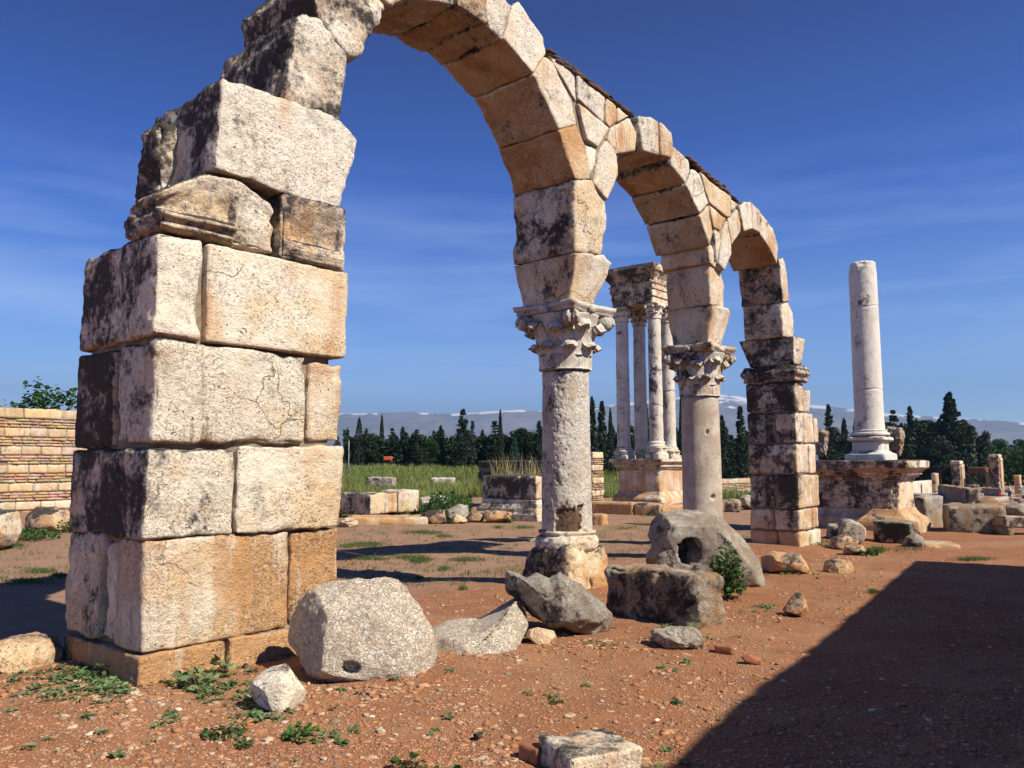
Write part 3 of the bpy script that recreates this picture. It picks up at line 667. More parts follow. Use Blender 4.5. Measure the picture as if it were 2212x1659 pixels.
# ================================================================== COLUMNS
def bell(z, z0, z1, r0, r1):
    t_ = np.clip((z-z0)/(z1-z0), 0, 1); return r0+(r1-r0)*t_**2.0
def acanthus(cx, cy, th, z0, z1, rb, out, w, drop=.06, nS=22, nT=8, thick=.03, seed=0, scal=.10):
    s = np.linspace(0, 1, nS); tt = np.linspace(-1, 1, nT+1)
    zc = np.where(s < .78, z0+(z1-z0)*(s/.78)**.9, z1-drop*((s-.78)/.22)**1.6)
    zc = zc+.02*np.sin(np.clip((s-.62)/.3, 0, 1)*math.pi)
    rr2 = rb(zc)+.012+out*np.clip((s-.35)/.65, 0, 1)**2.4
    wd = w*(1-.1*s)*np.clip((1-s)*6+.42, 0, 1)**.6*(1+.6*scal*np.sin(s*26))
    V = []
    for lay in (0, 1):
        for a in range(nS):
            for b_ in range(nT+1):
                tv = tt[b_]; ang = wd[a]*tv/max(rr2[a], .2)
                rad = rr2[a]+.018*(1-abs(tv))-.05*tv*tv*(s[a] > .3)*s[a]-.01*math.cos(tv*9)*s[a]-(thick if lay else 0)
                V.append((cx+rad*math.cos(th+ang), cy+rad*math.sin(th+ang), zc[a]-(thick*.6*s[a] if lay else 0)-.03*tv*tv*s[a]))
    V = np.array(V); V += np.stack([perlin(V*11+seed), perlin(V*11+seed+31), perlin(V*11+seed+61)], 1)*.008
    n = nT+1; M = nS*n
    i = np.arange(nS-1)[:, None]*n; j = np.arange(nT)[None]
    A = np.stack([i+j, i+j+1, i+n+j+1, i+n+j], -1).reshape(-1, 4); B = (A+M)[:, ::-1]
    E = []
    ring = [(0, b_) for b_ in range(nT+1)]+[(a, nT) for a in range(1, nS)]+[(nS-1, b_) for b_ in range(nT-1, -1, -1)]+[(a, 0) for a in range(nS-2, 0, -1)]
    ids = [a*n+b_ for a, b_ in ring]
    for k in range(len(ids)): p, q_ = ids[k], ids[(k+1) % len(ids)]; E.append((p, q_, q_+M, p+M))
    return V, np.concatenate([A, B, np.array(E)])
def tube(path, rad, n=8):
    path = np.asarray(path, float); m = len(path); rad = np.broadcast_to(rad, (m,))
    T = np.gradient(path, axis=0); T /= np.linalg.norm(T, axis=1)[:, None]+1e-9
    up = np.array([0, 0, 1.]) if abs(T[:, 2]).mean() < .8 else np.array([1., 0, 0])
    U = np.cross(T, up); U /= np.linalg.norm(U, axis=1)[:, None]+1e-9; W = np.cross(T, U)
    th = np.linspace(0, 2*math.pi, n, endpoint=False)
    V = (path[:, None]+rad[:, None, None]*(np.cos(th)[None, :, None]*U[:, None]+np.sin(th)[None, :, None]*W[:, None])).reshape(-1, 3)
    i = np.arange(m-1)[:, None]*n; j = np.arange(n)[None]; j2 = (j+1) % n
    F = np.stack([i+j, i+j2, i+n+j2, i+n+j], -1).reshape(-1, 4)
    return V, [F, np.array([list(range(n))[::-1]]), np.array([list(range((m-1)*n, m*n))])]
def volute(cx, cy, th, zc, R, rdist, sgn, w=.045):
    """a spiral scroll lying in a vertical plane that leans to the corner direction"""
    c = np.array([cx+math.cos(th)*rdist, cy+math.sin(th)*rdist, zc]); ou = np.array([math.cos(th+sgn*.62), math.sin(th+sgn*.62), 0])
    s = np.linspace(0, 1, 46); a = s*2*math.pi*2.3-math.pi*.1; rad = R*(1-s)**.9+.006
    P = [c+ou*(rr2*math.cos(x2))+np.array([0, 0, rr2*math.sin(x2)]) for x2, rr2 in zip(a, rad)]
    stem = [c+ou*(R)+np.array([0, 0, 0])]
    body = tube(P, .022-.010*s, 7)
    # solid disc behind the scroll
    nrm = np.cross(ou, [0, 0, 1]); rot = np.linspace(0, 2*math.pi, 20, endpoint=False)
    D = []
    for off in (-w, w*.15):
        for x2 in rot: D.append(c+ou*R*.95*math.cos(x2)+np.array([0, 0, R*.95*math.sin(x2)])+nrm*off*sgn)
    D = np.array(D); k = np.arange(20); k2 = (k+1) % 20
    return [body, (D, [np.stack([k, k2, k2+20, k+20], 1), np.array([k[::-1]]), np.array([k+20])])]
def capital(col_thing, cx, cy, z0, z1, r0, hw, seed, worn=.0, mat=None, colr=(.3, .45, .7), detail=True, rot=0.):
    mat = mat or M_CAP; H = z1-z0; rb = lambda z: bell(z, z0, z1, r0*.98, hw*1.06)
    prof = [(r0*.99, z0)]+[(float(rb(z)), z) for z in np.linspace(z0+.01, z1-.13*H/.86, 18)]
    V, F = lathe(prof, cx, cy, 56, .03, .008, seed)
    cap = rc(mk('capital', V, F, mat, col_thing), *colr)
    # concave-sided abacus with cut corners
    pts = []
    for k in range(4):
        a = rot+k*math.pi/2
        for s in np.linspace(-1, 1, 13):
            x_ = hw*(1-.14*(1-s*s)); y_ = hw*s*.94
            pts.append((cx+x_*math.cos(a)-y_*math.sin(a), cy+x_*math.sin(a)+y_*math.cos(a)))
    pts = np.array(pts); n = len(pts); lay = [(z1-.15*H, .93), (z1-.125*H, 1.0), (z1-.085*H, .985), (z1-.07*H, 1.04), (z1, 1.06)]
    V = np.concatenate([np.concatenate([(pts-[cx, cy])*s+[cx, cy], np.full((n, 1), z)], 1) for z, s in lay])
    V += np.stack([perlin(V*6+seed), perlin(V*6+seed+9), .6*perlin(V*6+seed+19)], 1)*(.012+.03*worn)
    i = np.arange(len(lay)-1)[:, None]*n; j = np.arange(n)[None]; j2 = (j+1) % n
    F = [np.stack([i+j, i+j2, i+n+j2, i+n+j], -1).reshape(-1, 4), np.array([np.arange(n)[::-1]]), np.array([np.arange(n)+(len(lay)-1)*n])]
    ab = rc(mk('abacus', V, F, mat, cap_parent(cap)), *colr); relink(ab, cap)
    if not detail: nl = 8
    for k in range(8):
        V, F = acanthus(cx, cy, rot+k*math.pi/4+math.pi/8*0, z0+.01, z0+H*.40, rb, .13*H/.86*(1-.4*worn), r0*.44, drop=.04, thick=.045, seed=seed+k, scal=.03)
        relink(rc(mk('acanthus_leaf', V, F, mat, cap), *colr), cap)
    for k in range(8):
        V, F = acanthus(cx, cy, rot+k*math.pi/4+math.pi/8, z0+H*.22, z0+H*(.68+.05*(k % 2)), rb, .15*H/.86*(1-.4*worn), r0*.44, drop=.07, thick=.05, seed=seed+k+40)
        relink(rc(mk('acanthus_leaf', V, F, mat, cap), *colr), cap)
    for k in range(4):
        th = rot+math.pi/4+k*math.pi/2
        if worn and k == 2: continue
        parts = volute(cx, cy, th, z0+H*.745, .105*H/.86, hw*1.16, 1, .075)+volute(cx, cy, th, z0+H*.745, .105*H/.86, hw*1.16, -1, .075)
        for sg in (-1, 1):
            q0 = np.array([cx+math.cos(th+sg*.42)*rb(z0+H*.5), cy+math.sin(th+sg*.42)*rb(z0+H*.5), z0+H*.5]); q2 = np.array([cx+math.cos(th+sg*.07)*hw*1.14, cy+math.sin(th+sg*.07)*hw*1.14, z0+H*.84]); q1 = (q0+q2)/2+np.array([0, 0, .05*H])
            tq_ = np.linspace(0, 1, 9)[:, None]; parts.append(tube((1-tq_)**2*q0+2*tq_*(1-tq_)*q1+tq_**2*q2, np.linspace(.018, .034, 9), 7))
            parts.append(rock(*(cx+math.cos(th)*hw*1.02, cy+math.sin(th)*hw*1.02, z0+H*.76), .12, .12, .11, seed=k, sub=3, amp=.02))
        V, F = merge([(a, b_) for a, b_ in parts]); relink(rc(mk('volute', V, F, mat, cap), *colr), cap)
        V, F = acanthus(cx, cy, th, z0+H*.45, z0+H*.66, rb, .12*H/.86, r0*.26, drop=.04, seed=seed+80+k)
        relink(rc(mk('acanthus_leaf', V, F, mat, cap), *colr), cap)
    for k in range(4):                                   # small helices and boss in the middle of each side
        th = rot+k*math.pi/2; L = []
        for sg in (-1, 1):
            cc = np.array([cx+math.cos(th)*hw*.80-math.sin(th)*.07*sg, cy+math.sin(th)*hw*.80+math.cos(th)*.07*sg, z0+H*.78]); ou = np.array([-math.sin(th), math.cos(th), 0])*sg
            s = np.linspace(0, 1, 26); L.append(tube([cc-ou*(.055*(1-q_)*math.cos(q_*11))+np.array([0, 0, .055*(1-q_)*math.sin(q_*11)]) for q_ in s], .014, 6))
        V, F = rock(cx+math.cos(th)*hw*.9, cy+math.sin(th)*hw*.9, z1-.09*H, .07, .07, .06, seed=seed+k, sub=2, amp=.02, f=9); L.append((V, F))
        relink(rc(mk('helix', *merge(L), mat, cap), *colr), cap)
    return cap
def cap_parent(c): return c
def relink(o, cap):                                       # cap sits at its thing's origin, so children need no further offset
    pl = cap.parent.location
    me_ = o.data; n = len(me_.vertices); a = np.empty(n*3, np.float32); me_.vertices.foreach_get('co', a)
    if o.parent is cap: a = (a.reshape(-1, 3)-np.array(pl, np.float32)).ravel(); me_.vertices.foreach_set('co', a); me_.update()
    return o
XA_, XB_, YC_ = 5.93, 9.76, .54
colA = thing('stone_column', 'nearer column with pitted pale shaft, scrolled leafy capital and rough lichened base', 'column', (XA_, YC_, 0))
def chipA(T, Z, X):                                      # the broken patch near the foot, on the camera side
    a = np.arctan2(np.sin(T-(-2.45)), np.cos(T-(-2.45)))
    return -.030*sst(1-np.maximum(np.abs(a)/.55, np.abs(Z-.84)/.20)+.45*perlin(X*5)+.2*perlin(X*13), 0, .10)
def isA(T, Z, X): a = np.arctan2(np.sin(T+2.45), np.cos(T+2.45)); return 1-np.maximum(np.abs(a)/.55, np.abs(Z-.84)/.20)+.45*perlin(X*5)+.2*perlin(X*13) > .05
V, F = lathe([(.33, .70), (.335, .72), (.33, 1.5), (.318, 2.3), (.313, 2.80), (.29, 2.825)], XA_, YC_, 180, .014, .004, 3, pit=.007, rfun=lambda T, Z, X: chipA(T, Z, X)-.009*sst(fbm(X*17+5, 3, .65), .15, .5), freq=5.)
_c = V[F[0]].mean(1); _m = isA(np.arctan2(_c[:, 1]-YC_, _c[:, 0]-XA_), _c[:, 2], _c)
rc(mk('shaft', V, F, M_SHAFT, colA, mats=[M_SHAFT, M_DARKP], midx=np.concatenate([_m.astype(int), np.zeros(len(F[1]), int)])), .38, .45, .65)
capital(colA, XA_, YC_, 2.83, 3.70, .335, .49, 4)
V, F = solid(quadf(P3(XA_-.50, YC_-.46, -.1), P3(XA_+.42, YC_-.46, -.1), P3(XA_+.36, YC_-.38, .52), P3(XA_-.44, YC_-.38, .52)),
             quadf(P3(XA_-.50, YC_+.42, -.1), P3(XA_+.42, YC_+.42, -.1), P3(XA_+.34, YC_+.38, .52), P3(XA_-.42, YC_+.38, .52)), res=.025, r=.1, amp=.035, chip=.12, seed=6, big=.03, pit=.02)
rc(mk('plinth', V, F, M_STONE, colA), .52, .6, .4)
V, F = lathe([(.38, .45), (.42, .50), (.425, .58), (.40, .63), (.36, .66), (.38, .69), (.38, .71), (.30, .72)], XA_, YC_, 90, .02, .014, 7, pit=.02)
rc(mk('base', V, F, M_STONE, colA), .46, .5, .55)
V, F = box_block(XA_-.12, XA_+.5, YC_-.50, YC_+.3, -.45, .18, seed=8, res=.03, r=.05, amp=.02)
rc(mk('plinth', V, F, M_STONE, colA), .28, 1.05, .3)
colB = thing('stone_column', 'second column with smooth pinkish granite shaft and worn leafy capital', 'column', (XB_, YC_, 0))
def holesB(T, Z, X):
    d = 0
    for th, zz, ra, rz_ in ((-2.3, 2.10, .10, .05), (-2.1, 1.03, .17, .05), (-2.7, .52, .12, .05)):
        a = np.arctan2(np.sin(T-th), np.cos(T-th)); d = d-.05*sst(1-np.sqrt((a/ra)**2+((Z-zz)/rz_)**2), 0, .5)
    return d
V, F = lathe([(.325, .46), (.33, .50), (.325, 1.6), (.312, 2.66), (.30, 2.70)], XB_, YC_, 120, .02, .002, 9, rfun=holesB)
rc(mk('shaft', V, F, M_GRAN, colB), .22, .5, .5)
capital(colB, XB_, YC_, 2.70, 3.57, .325, .45, 11, worn=.6, colr=(.44, .6, .6))
V, F = lathe([(.40, .20), (.44, .26), (.42, .33), (.36, .36), (.38, .41), (.36, .46), (.3, .47)], XB_, YC_, 60, .03, .012, 12)
rc(mk('base', V, F, M_STONE, colB), .36, .5, .7)
V, F = box_block(XB_-.42, XB_+.42, YC_-.42, YC_+.42, -.3, .22, seed=13, res=.05, r=.04, amp=.02)
rc(mk('plinth', V, F, M_STONE, colB), .36, .5, .6)

# ================================================================== FAR PIER
pier2 = thing('masonry_pier', 'far pier of squared stone courses carrying the farthest arch, stub wall along its right side', 'pier', (13.1, .5, 0))
def p2(x0, x1, y0, y1, z0, z1, colr, seed, name='stone_block', **k):
    kw = dict(res=.045, r=.03, amp=.012, chip=.05, jit=.012); kw.update(k)
    V, F = box_block(x0, x1, y0, y1, z0, z1, seed=seed+200, **kw)
    return rc(mk(name, V, F, M_STONE, pier2), *colr)
X2 = 12.62
ysp = {0: [(0, .44), (.46, 1.0)], 1: [(0, .50), (.52, 1.0)], 2: [(0, .42), (.44, .68), (.70, 1.0)], 3: [(0, 1.0)], 4: [(0, .40), (.42, .62), (.64, 1.0)], 5: [(0, 1.0)]}
zs = [(-.25, .275), (.285, .70), (.71, 1.355), (1.365, 1.95), (1.96, 2.56), (2.57, 3.155)]
xs_ = {0: [(0, .55), (.57, 1.1)], 1: [(0, .34), (.36, .75), (.77, 1.1)], 2: [(0, .34), (.36, .72), (.74, 1.15)], 3: [(0, .14), (.16, .62), (.64, 1.05)], 4: [(0, .42), (.44, .95)], 5: [(0, .2), (.22, .52)]}
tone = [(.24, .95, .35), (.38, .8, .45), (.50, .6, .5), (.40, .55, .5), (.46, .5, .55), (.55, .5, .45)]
sd = 0
for c_ in range(6):
    z0, z1 = zs[c_]
    for k, (a, b_) in enumerate(ysp[c_]):
        sd += 1; xe = xs_[c_][0][1]; cc = (tone[c_][0]+.05, tone[c_][1]*.72, tone[c_][2])  # left-side stones: the extra dark tone stands in for shade
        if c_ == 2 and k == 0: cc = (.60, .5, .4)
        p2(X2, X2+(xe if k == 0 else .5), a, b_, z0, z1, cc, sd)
    for k, (a, b_) in enumerate(xs_[c_][1:]):
        sd += 1; p2(X2+a, X2+b_, 0.+rnd.uniform(-.01, .03), .5, z0, z1, (.30, .66, .65), sd)
p2(X2+.55, X2+.95, .05, .6, 2.58, 3.05, (.46, .5, .55), 40); p2(X2+1.0, X2+1.25, .03, .6, 1.97, 2.5, (.5, .6, .5), 41)
V1, F1 = box_block(X2+.05, X2+.5, .05, .95, 0, 3.1, jit=0, res=.15, r=.02, amp=0, chip=0)
V2, F2 = box_block(X2+.4, X2+.95, .08, .45, 0, 2.45, jit=0, res=.15, r=.02, amp=0, chip=0)
mk('mortar_core', *merge([(V1, F1), (V2, F2)]), M_MORTAR, pier2)
def mould2(V, z0, z1):
    return V
V, F = box_block(X2-.03, X2+.55, -.04, 1.02, 3.165, 3.485, seed=260, res=.03, r=.03, amp=.02, chip=.04)
bulge = .06*np.sin(np.clip((V[:, 2]-3.255)/.18, 0, 1)*math.pi)+.03*np.sin(np.clip((V[:, 2]-3.165)/.05, 0, 1)*math.pi)
cN = np.array([X2+.26, .49]); dd = V[:, :2]-cN; V[:, :2] += dd/np.linalg.norm(dd, axis=1)[:, None]*bulge[:, None]*1.2
rc(mk('moulded_impost', V, F, M_STONE, pier2), .58, .6, .45)
V, F = solid(quadf(P3(X2+.04, -.0, 3.49), P3(X2+.44, -.0, 3.49), P3(X2+.5, -.05, 4.04), P3(X2-.06, -.05, 4.04)), quadf(P3(X2+.04, .93, 3.49), P3(X2+.5, .93, 3.49), P3(X2+.5, 1.10, 4.04), P3(X2-.06, 1.10, 4.04)), res=.04, r=.025, amp=.012, seed=261)
rc(mk('impost_block', V, F, M_STONE, pier2), .54, .5, .5)
#@@SECTION rocks
# ================================================================== LOOSE ROCKS
FW = np.array([math.cos(YAW), math.sin(YAW), 0.]); RT = np.array([math.sin(YAW), -math.cos(YAW), 0.]); UP = np.array([0, 0, 1.])
def tdep(P): return float((P-C)@_d)
def srock(outline, base, b, seed=0, sub=6, pw=.75, amp=.02, f=4., big=.0, planes=10, fac=.12, pit=0., skew=0., cuts=(), hole=None, dt=.75, sink=.05):
    """rock whose outline seen from the front is given, with a real depth b (half) and a centre standing on the ground"""
    tc = tdep(G(*base))+b*dt
    O = np.array([DP(x, y, tc) for x, y in outline]); c = np.array([(O@RT).mean(), 0, O[:, 2].mean()])
    cx = (O@RT); cz = O[:, 2]
    # dense outline in polar form
    n = len(O); px, pz = [], []
    for k in range(n):
        for s in np.linspace(0, 1, 24, endpoint=False): px.append(cx[k]+(cx[(k+1) % n]-cx[k])*s); pz.append(cz[k]+(cz[(k+1) % n]-cz[k])*s)
    px, pz = np.array(px)-c[0], np.array(pz)-c[2]; th = np.arctan2(pz, px); rh = np.hypot(px, pz); o = np.argsort(th); th, rh = th[o], rh[o]
    th = np.concatenate([th-2*math.pi, th, th+2*math.pi]); rh = np.tile(rh, 3)
    D, F = ico(sub); a = np.arctan2(D[:, 2], D[:, 0]); rho = np.interp(a, th, rh); cp = np.hypot(D[:, 0], D[:, 2])
    cp2 = cp**pw; sp2 = np.sign(D[:, 1])*np.abs(D[:, 1])**pw
    L = np.stack([rho*cp2*np.cos(a), b*sp2, rho*cp2*np.sin(a)], 1)
    rs = np.random.RandomState(seed); nrm = rs.normal(size=(planes, 3)); nrm[:, 1] = -np.abs(nrm[:, 1])-.2; nrm /= np.linalg.norm(nrm, axis=1)[:, None]
    for k in range(planes):                              # facets cut off the bulging front
        e = L@nrm[k]; h = e.max()*(1-fac*rs.uniform(.4, 1.3)); L -= nrm[k]*np.maximum(e-h, 0)[:, None]*.9
    for a_, b_, c_, fr in cuts:
        n_ = np.array([a_, b_, c_]); n_ /= np.linalg.norm(n_); e = L@n_; L -= n_*np.maximum(e-e.max()*fr, 0)[:, None]*.93
    L[:, 1] += skew*L[:, 2]
    dd = amp*fbm(L*f+seed*3.3, 5, .55)+big*fbm(L*1.6+seed, 2)
    if pit: dd -= pit*sst(fbm(L*9+seed, 3), .3, .6)
    L = L+D*dd[:, None]
    if hole:
        for hx, hy, ha, hb, dep in hole:
            H = DP(hx, hy, tc); q = np.sqrt(((L[:, 0]+c[0]-H@RT)/ha)**2+((L[:, 2]+c[2]-H[2])/hb)**2)
            L[:, 1] += dep*sst(1.08-q, 0, .16)*(L[:, 1] < b*.1)
    base3 = C+ _d*tc; fwd0 = base3@FW
    V = L[:, :1]*RT+L[:, 1:2]*FW+L[:, 2:]*UP+RT*c[0]+FW*fwd0+UP*c[2]
    return V, F
def rk(name, label, cat, outline, base, b, mat=None, colr=(.4, .5, .5), group=None, **k):
    V, F = srock(outline, base, b, **k)
    o = mk(name, V, F, mat or M_STONE, None, origin=(V[:, 0].mean(), V[:, 1].mean(), V[:, 2].min()))
    rc(o, *colr); return tag(o, label, cat, group)
rk('boulder', 'large rounded whitish boulder of coarse conglomerate leaning beside the near pier', 'boulder',
   [(612, 1395), (614, 1345), (640, 1300), (690, 1262), (770, 1243), (830, 1243), (880, 1262), (905, 1300), (935, 1355), (948, 1400), (935, 1440), (860, 1474), (800, 1486), (720, 1486), (650, 1468)],
   (770, 1462), .42, M_CONG, seed=1, pw=.66, amp=.022, big=.02, f=5, pit=.012, planes=8, cuts=[(.30, -.95, .10, .60), (-.80, -.60, .12, .58), (.1, -.55, .83, .70), (.75, -.5, .45, .74)], hole=[(782, 1410, .06, .045, .10), (738, 1462, .16, .07, .16)], fac=.22)
rk('rock', 'small pale angular rock standing in front of the large whitish boulder', 'rock',
   [(553, 1492), (558, 1462), (590, 1428), (625, 1418), (645, 1445), (678, 1490), (672, 1508), (610, 1522), (570, 1512)], (610, 1520), .17, colr=(.3, .5, .85), seed=5, amp=.008, fac=.25, pw=.7, planes=14)
rk('rock', 'tan boulder half in the pier shadow at the left edge of the photo', 'rock',
   [(3, 1430), (5, 1398), (40, 1370), (80, 1362), (125, 1372), (140, 1400), (140, 1448), (20, 1450)], (60, 1442), .35, colr=(.38, .75, .4), seed=8, amp=.03, f=4, fac=.15)
rk('rock', 'low flat tan rock slab between the whitish boulder and the jagged rock', 'rock',
   [(898, 1402), (905, 1368), (960, 1345), (1040, 1340), (1090, 1318), (1132, 1292), (1140, 1340), (1120, 1374), (1040, 1394), (960, 1404)], (1010, 1392), .55, M_CONG, seed=12, amp=.03, big=.03, fac=.2, skew=.9, f=4)
rk('rock', 'jagged broken stone with a dark split end lying against the nearer column base', 'rock',
   [(1092, 1222), (1130, 1246), (1160, 1233), (1185, 1246), (1207, 1230), (1235, 1250), (1290, 1290), (1322, 1325), (1310, 1355), (1275, 1368), (1210, 1345), (1150, 1345), (1125, 1290), (1096, 1280)], (1275, 1366), .30, M_GREY, (.50, .5, .55), seed=15, amp=.03, fac=.22, pw=.7, f=4, skew=-.2)
rk('rock', 'small flat pinkish stone below the jagged broken stone', 'rock',
   [(1128, 1372), (1140, 1352), (1160, 1346), (1195, 1354), (1202, 1370), (1190, 1380), (1150, 1380)], (1165, 1377), .13, colr=(.2, .75, .5), seed=17, amp=.006, fac=.2)
# column drum fragment lying like an arch with a round hole
rk('carved_fragment', 'big grey arched fragment pierced by a round dark hole, behind the dark rough block', 'stone fragment',
   [(1392, 1235), (1393, 1200), (1408, 1175), (1396, 1155), (1402, 1132), (1425, 1108), (1460, 1100), (1500, 1100), (1545, 1115), (1590, 1150), (1625, 1195), (1640, 1235), (1632, 1262), (1560, 1268), (1450, 1260)], (1600, 1262), .42, M_GREY, (.47, .4, .45), seed=21, amp=.018, fac=.14, pw=.5, hole=[(1467, 1182, .125, .17, .6)], f=6)
def gbox(name, label, cat, near, left, depth, top_px, mat=None, colr=(.4, .5, .5), res=.03, seed=0, group=None, sink=.08, r=.05, amp=.02, chip=.08, lean=None, tag_it=True, parent=None, **k):
    """oblong block: bottom edge near->left on the ground (pixels), going 'depth' metres back, top_px = pixel y of the near top corner"""
    Nn, L = G(*near), G(*left); e = L-Nn; e[2] = 0; p = np.array([e[1], -e[0], 0.]); p /= np.linalg.norm(p)
    if p@(Nn-C) < 0: p = -p
    t = tdep(Nn); h = DP(near[0], top_px, t)[2]-Nn[2]
    lo_ = min(Nn[2], L[2])-sink; hi = Nn[2]+h; l = lean or (0, 0, 0, 0)
    b4 = [np.array([*q_[:2], lo_]) for q_ in (L, Nn)]
    f4 = quadf(b4[0], b4[1], b4[1]*[1, 1, 0]+[0, 0, hi+l[1]], b4[0]*[1, 1, 0]+[0, 0, hi+l[0]])
    g4 = [q_+p*depth for q_ in b4]
    f5 = quadf(g4[0], g4[1], g4[1]*[1, 1, 0]+[0, 0, hi+l[3]], g4[0]*[1, 1, 0]+[0, 0, hi+l[2]])
    V, F = solid(f4, f5, res=res, r=r, amp=amp, chip=chip, seed=seed, **k)
    o = mk(name, V, F, mat or M_STONE, None, origin=tuple(V.mean(0)*[1, 1, 0]+[0, 0, V[:, 2].min()])); rc(o, *colr)
    return tag(o, label, cat, group)
gbox('stone_block', 'big rough block with dark shaded face and ochre end, right of the nearer column base', 'stone block', (1508, 1362), (1303, 1327), .5, 1242, M_GREY, (.55, .75, .6), seed=31, r=.07, amp=.035, chip=.12, res=.022, lean=(-.02, 0, -.02, -.04), f1=2.2)
rk('carved_fragment', 'small carved fragment with worn relief in front of the dark-faced block', 'stone fragment',
   [(1393, 1352), (1420, 1350), (1455, 1345), (1490, 1346), (1508, 1362), (1503, 1385), (1460, 1394), (1425, 1390), (1408, 1375)], (1460, 1392), .17, M_GREY, (.36, .6, .75), seed=34, amp=.02, f=12, fac=.2)
rk('rock', 'pointed ochre stone standing alone on the red earth near the shadow edge', 'rock',
   [(1678, 1312), (1700, 1280), (1713, 1268), (1722, 1285), (1735, 1315), (1722, 1324), (1690, 1322)], (1708, 1322), .14, colr=(.35, .9, .3), seed=37, amp=.01, fac=.3)
rk('rock', 'flat mossy ochre stone beside the foot of the arched grey fragment', 'rock',
   [(1636, 1200), (1660, 1188), (1720, 1195), (1738, 1220), (1735, 1240), (1700, 1236), (1640, 1228)], (1700, 1236), .3, colr=(.40, .95, .3), seed=38, amp=.02, fac=.2)
rk('rock', 'ochre stone on the red earth right of the far pier foot', 'rock',
   [(1768, 1228), (1772, 1208), (1790, 1202), (1820, 1208), (1828, 1228), (1810, 1236), (1775, 1236)], (1795, 1233), .22, colr=(.44, .9, .3), seed=39, amp=.012, fac=.2)
gbox('brick_fragment', 'broken red brick lying on the earth, left one of two', 'brick', (1583, 1412), (1542, 1408), .1, 1397, M_BRICK, seed=41, res=.015, r=.012, amp=.005, chip=.03, sink=.02)
rk('rock', 'dark red broken stone touching the red brick fragment', 'rock', [(1585, 1408), (1600, 1402), (1625, 1406), (1627, 1414), (1622, 1422), (1595, 1418)], (1610, 1420), .08, M_BRICK, seed=42, amp=.008, sub=4)
gbox('stone_block', 'rough pale block at the bottom edge of the photo', 'stone block', (1232, 1700), (1160, 1640), .42, 1640, colr=(.42, .65, .5), seed=43, res=.014, r=.025, amp=.012, chip=.05, sink=.03)
gbox('brick_fragment', 'red brick lump left of the pale block at the bottom edge', 'brick', (1160, 1650), (1117, 1634), .12, 1618, M_BRICK, seed=44, res=.015, r=.015, amp=.006, chip=.03, sink=.02)
rk('rock', 'ochre lichened rock cut by the left edge of the photo', 'rock', [(-40, 1600), (-40, 1530), (-15, 1512), (10, 1530), (16, 1580), (8, 1610)], (-10, 1610), .15, colr=(.42, .8, .4), seed=45, amp=.02, sub=5)
# ------------------------------------------------------------------ rubble at the foot of the far pier and platform
RUB = [
 ('rock', 'low ochre stone slab between the far pier and the fallen drum', [(1778, 1178), (1785, 1160), (1810, 1152), (1835, 1160), (1838, 1180), (1800, 1186)], (1808, 1184), .25, M_STONE, (.46, .85, .35), 52, 'rock'),
 ('rock', 'square ochre stone in front of the fallen drum', [(1808, 1192), (1812, 1175), (1850, 1175), (1858, 1190), (1840, 1196)], (1830, 1195), .15, M_STONE, (.40, .85, .4), 53, 'rock'),
 ('rock', 'grey rock against the right side of the far pier', [(1776, 1160), (1778, 1130), (1795, 1128), (1802, 1150), (1800, 1162)], (1790, 1162), .2, M_GREY, (.45, .5, .5), 54, 'rock'),
 ('rock', 'small tapering stone left of the slab at the platform foot', [(1935, 1176), (1945, 1158), (1962, 1150), (1978, 1160), (1985, 1180), (1960, 1182)], (1960, 1180), .2, M_GREY, (.52, .6, .4), 55, 'rock'),
 ('rock', 'tiny ochre stone just right of the fallen drum', [(1900, 1168), (1905, 1160), (1920, 1162), (1918, 1170)], (1910, 1170), .08, M_STONE, (.3, .8, .4), 56, 'rock'),
]
Pdr = G(1862, 1174); rdr = 26.5*tdep(Pdr)/F_PX; V, F = lathe([(.02, -.42), (rdr*.93, -.42), (rdr, -.38), (rdr*1.02, 0), (rdr*.98, .40), (rdr*.9, .45), (.02, .45)], 0, 0, 60, .03, .012, 51, pit=.01)
V = rotz(rotx(V, R_(90)), R_(-62))+np.array([Pdr[0]+.15, Pdr[1]+.28, Pdr[2]+rdr*.85]); o = mk('column_drum', V, F, M_GRAN, None, origin=tuple(Pdr)); rc(o, .42, .6, .55); tag(o, 'fallen pinkish column drum lying by the foot of the right platform', 'column drum')
for nm, lb, ol, bs, b_, mt_, cc, s_, ct in RUB: rk(nm, lb, ct, ol, bs, b_, mt_, cc, seed=s_, amp=.015, fac=.15, sub=5)
gbox('stone_block', 'dark oblong block lying along the foot of the right platform', 'stone block', (1968, 1176), (1884, 1170), .5, 1128, M_GREY, (.62, .6, .4), seed=61, res=.05, r=.05, amp=.03)
gbox('stone_slab', 'pale flat slab set in the earth right of the platform foot', 'stone slab', (1990, 1182), (1968, 1172), .7, 1176, colr=(.25, .75, .5), seed=62, res=.05, r=.02, amp=.01)

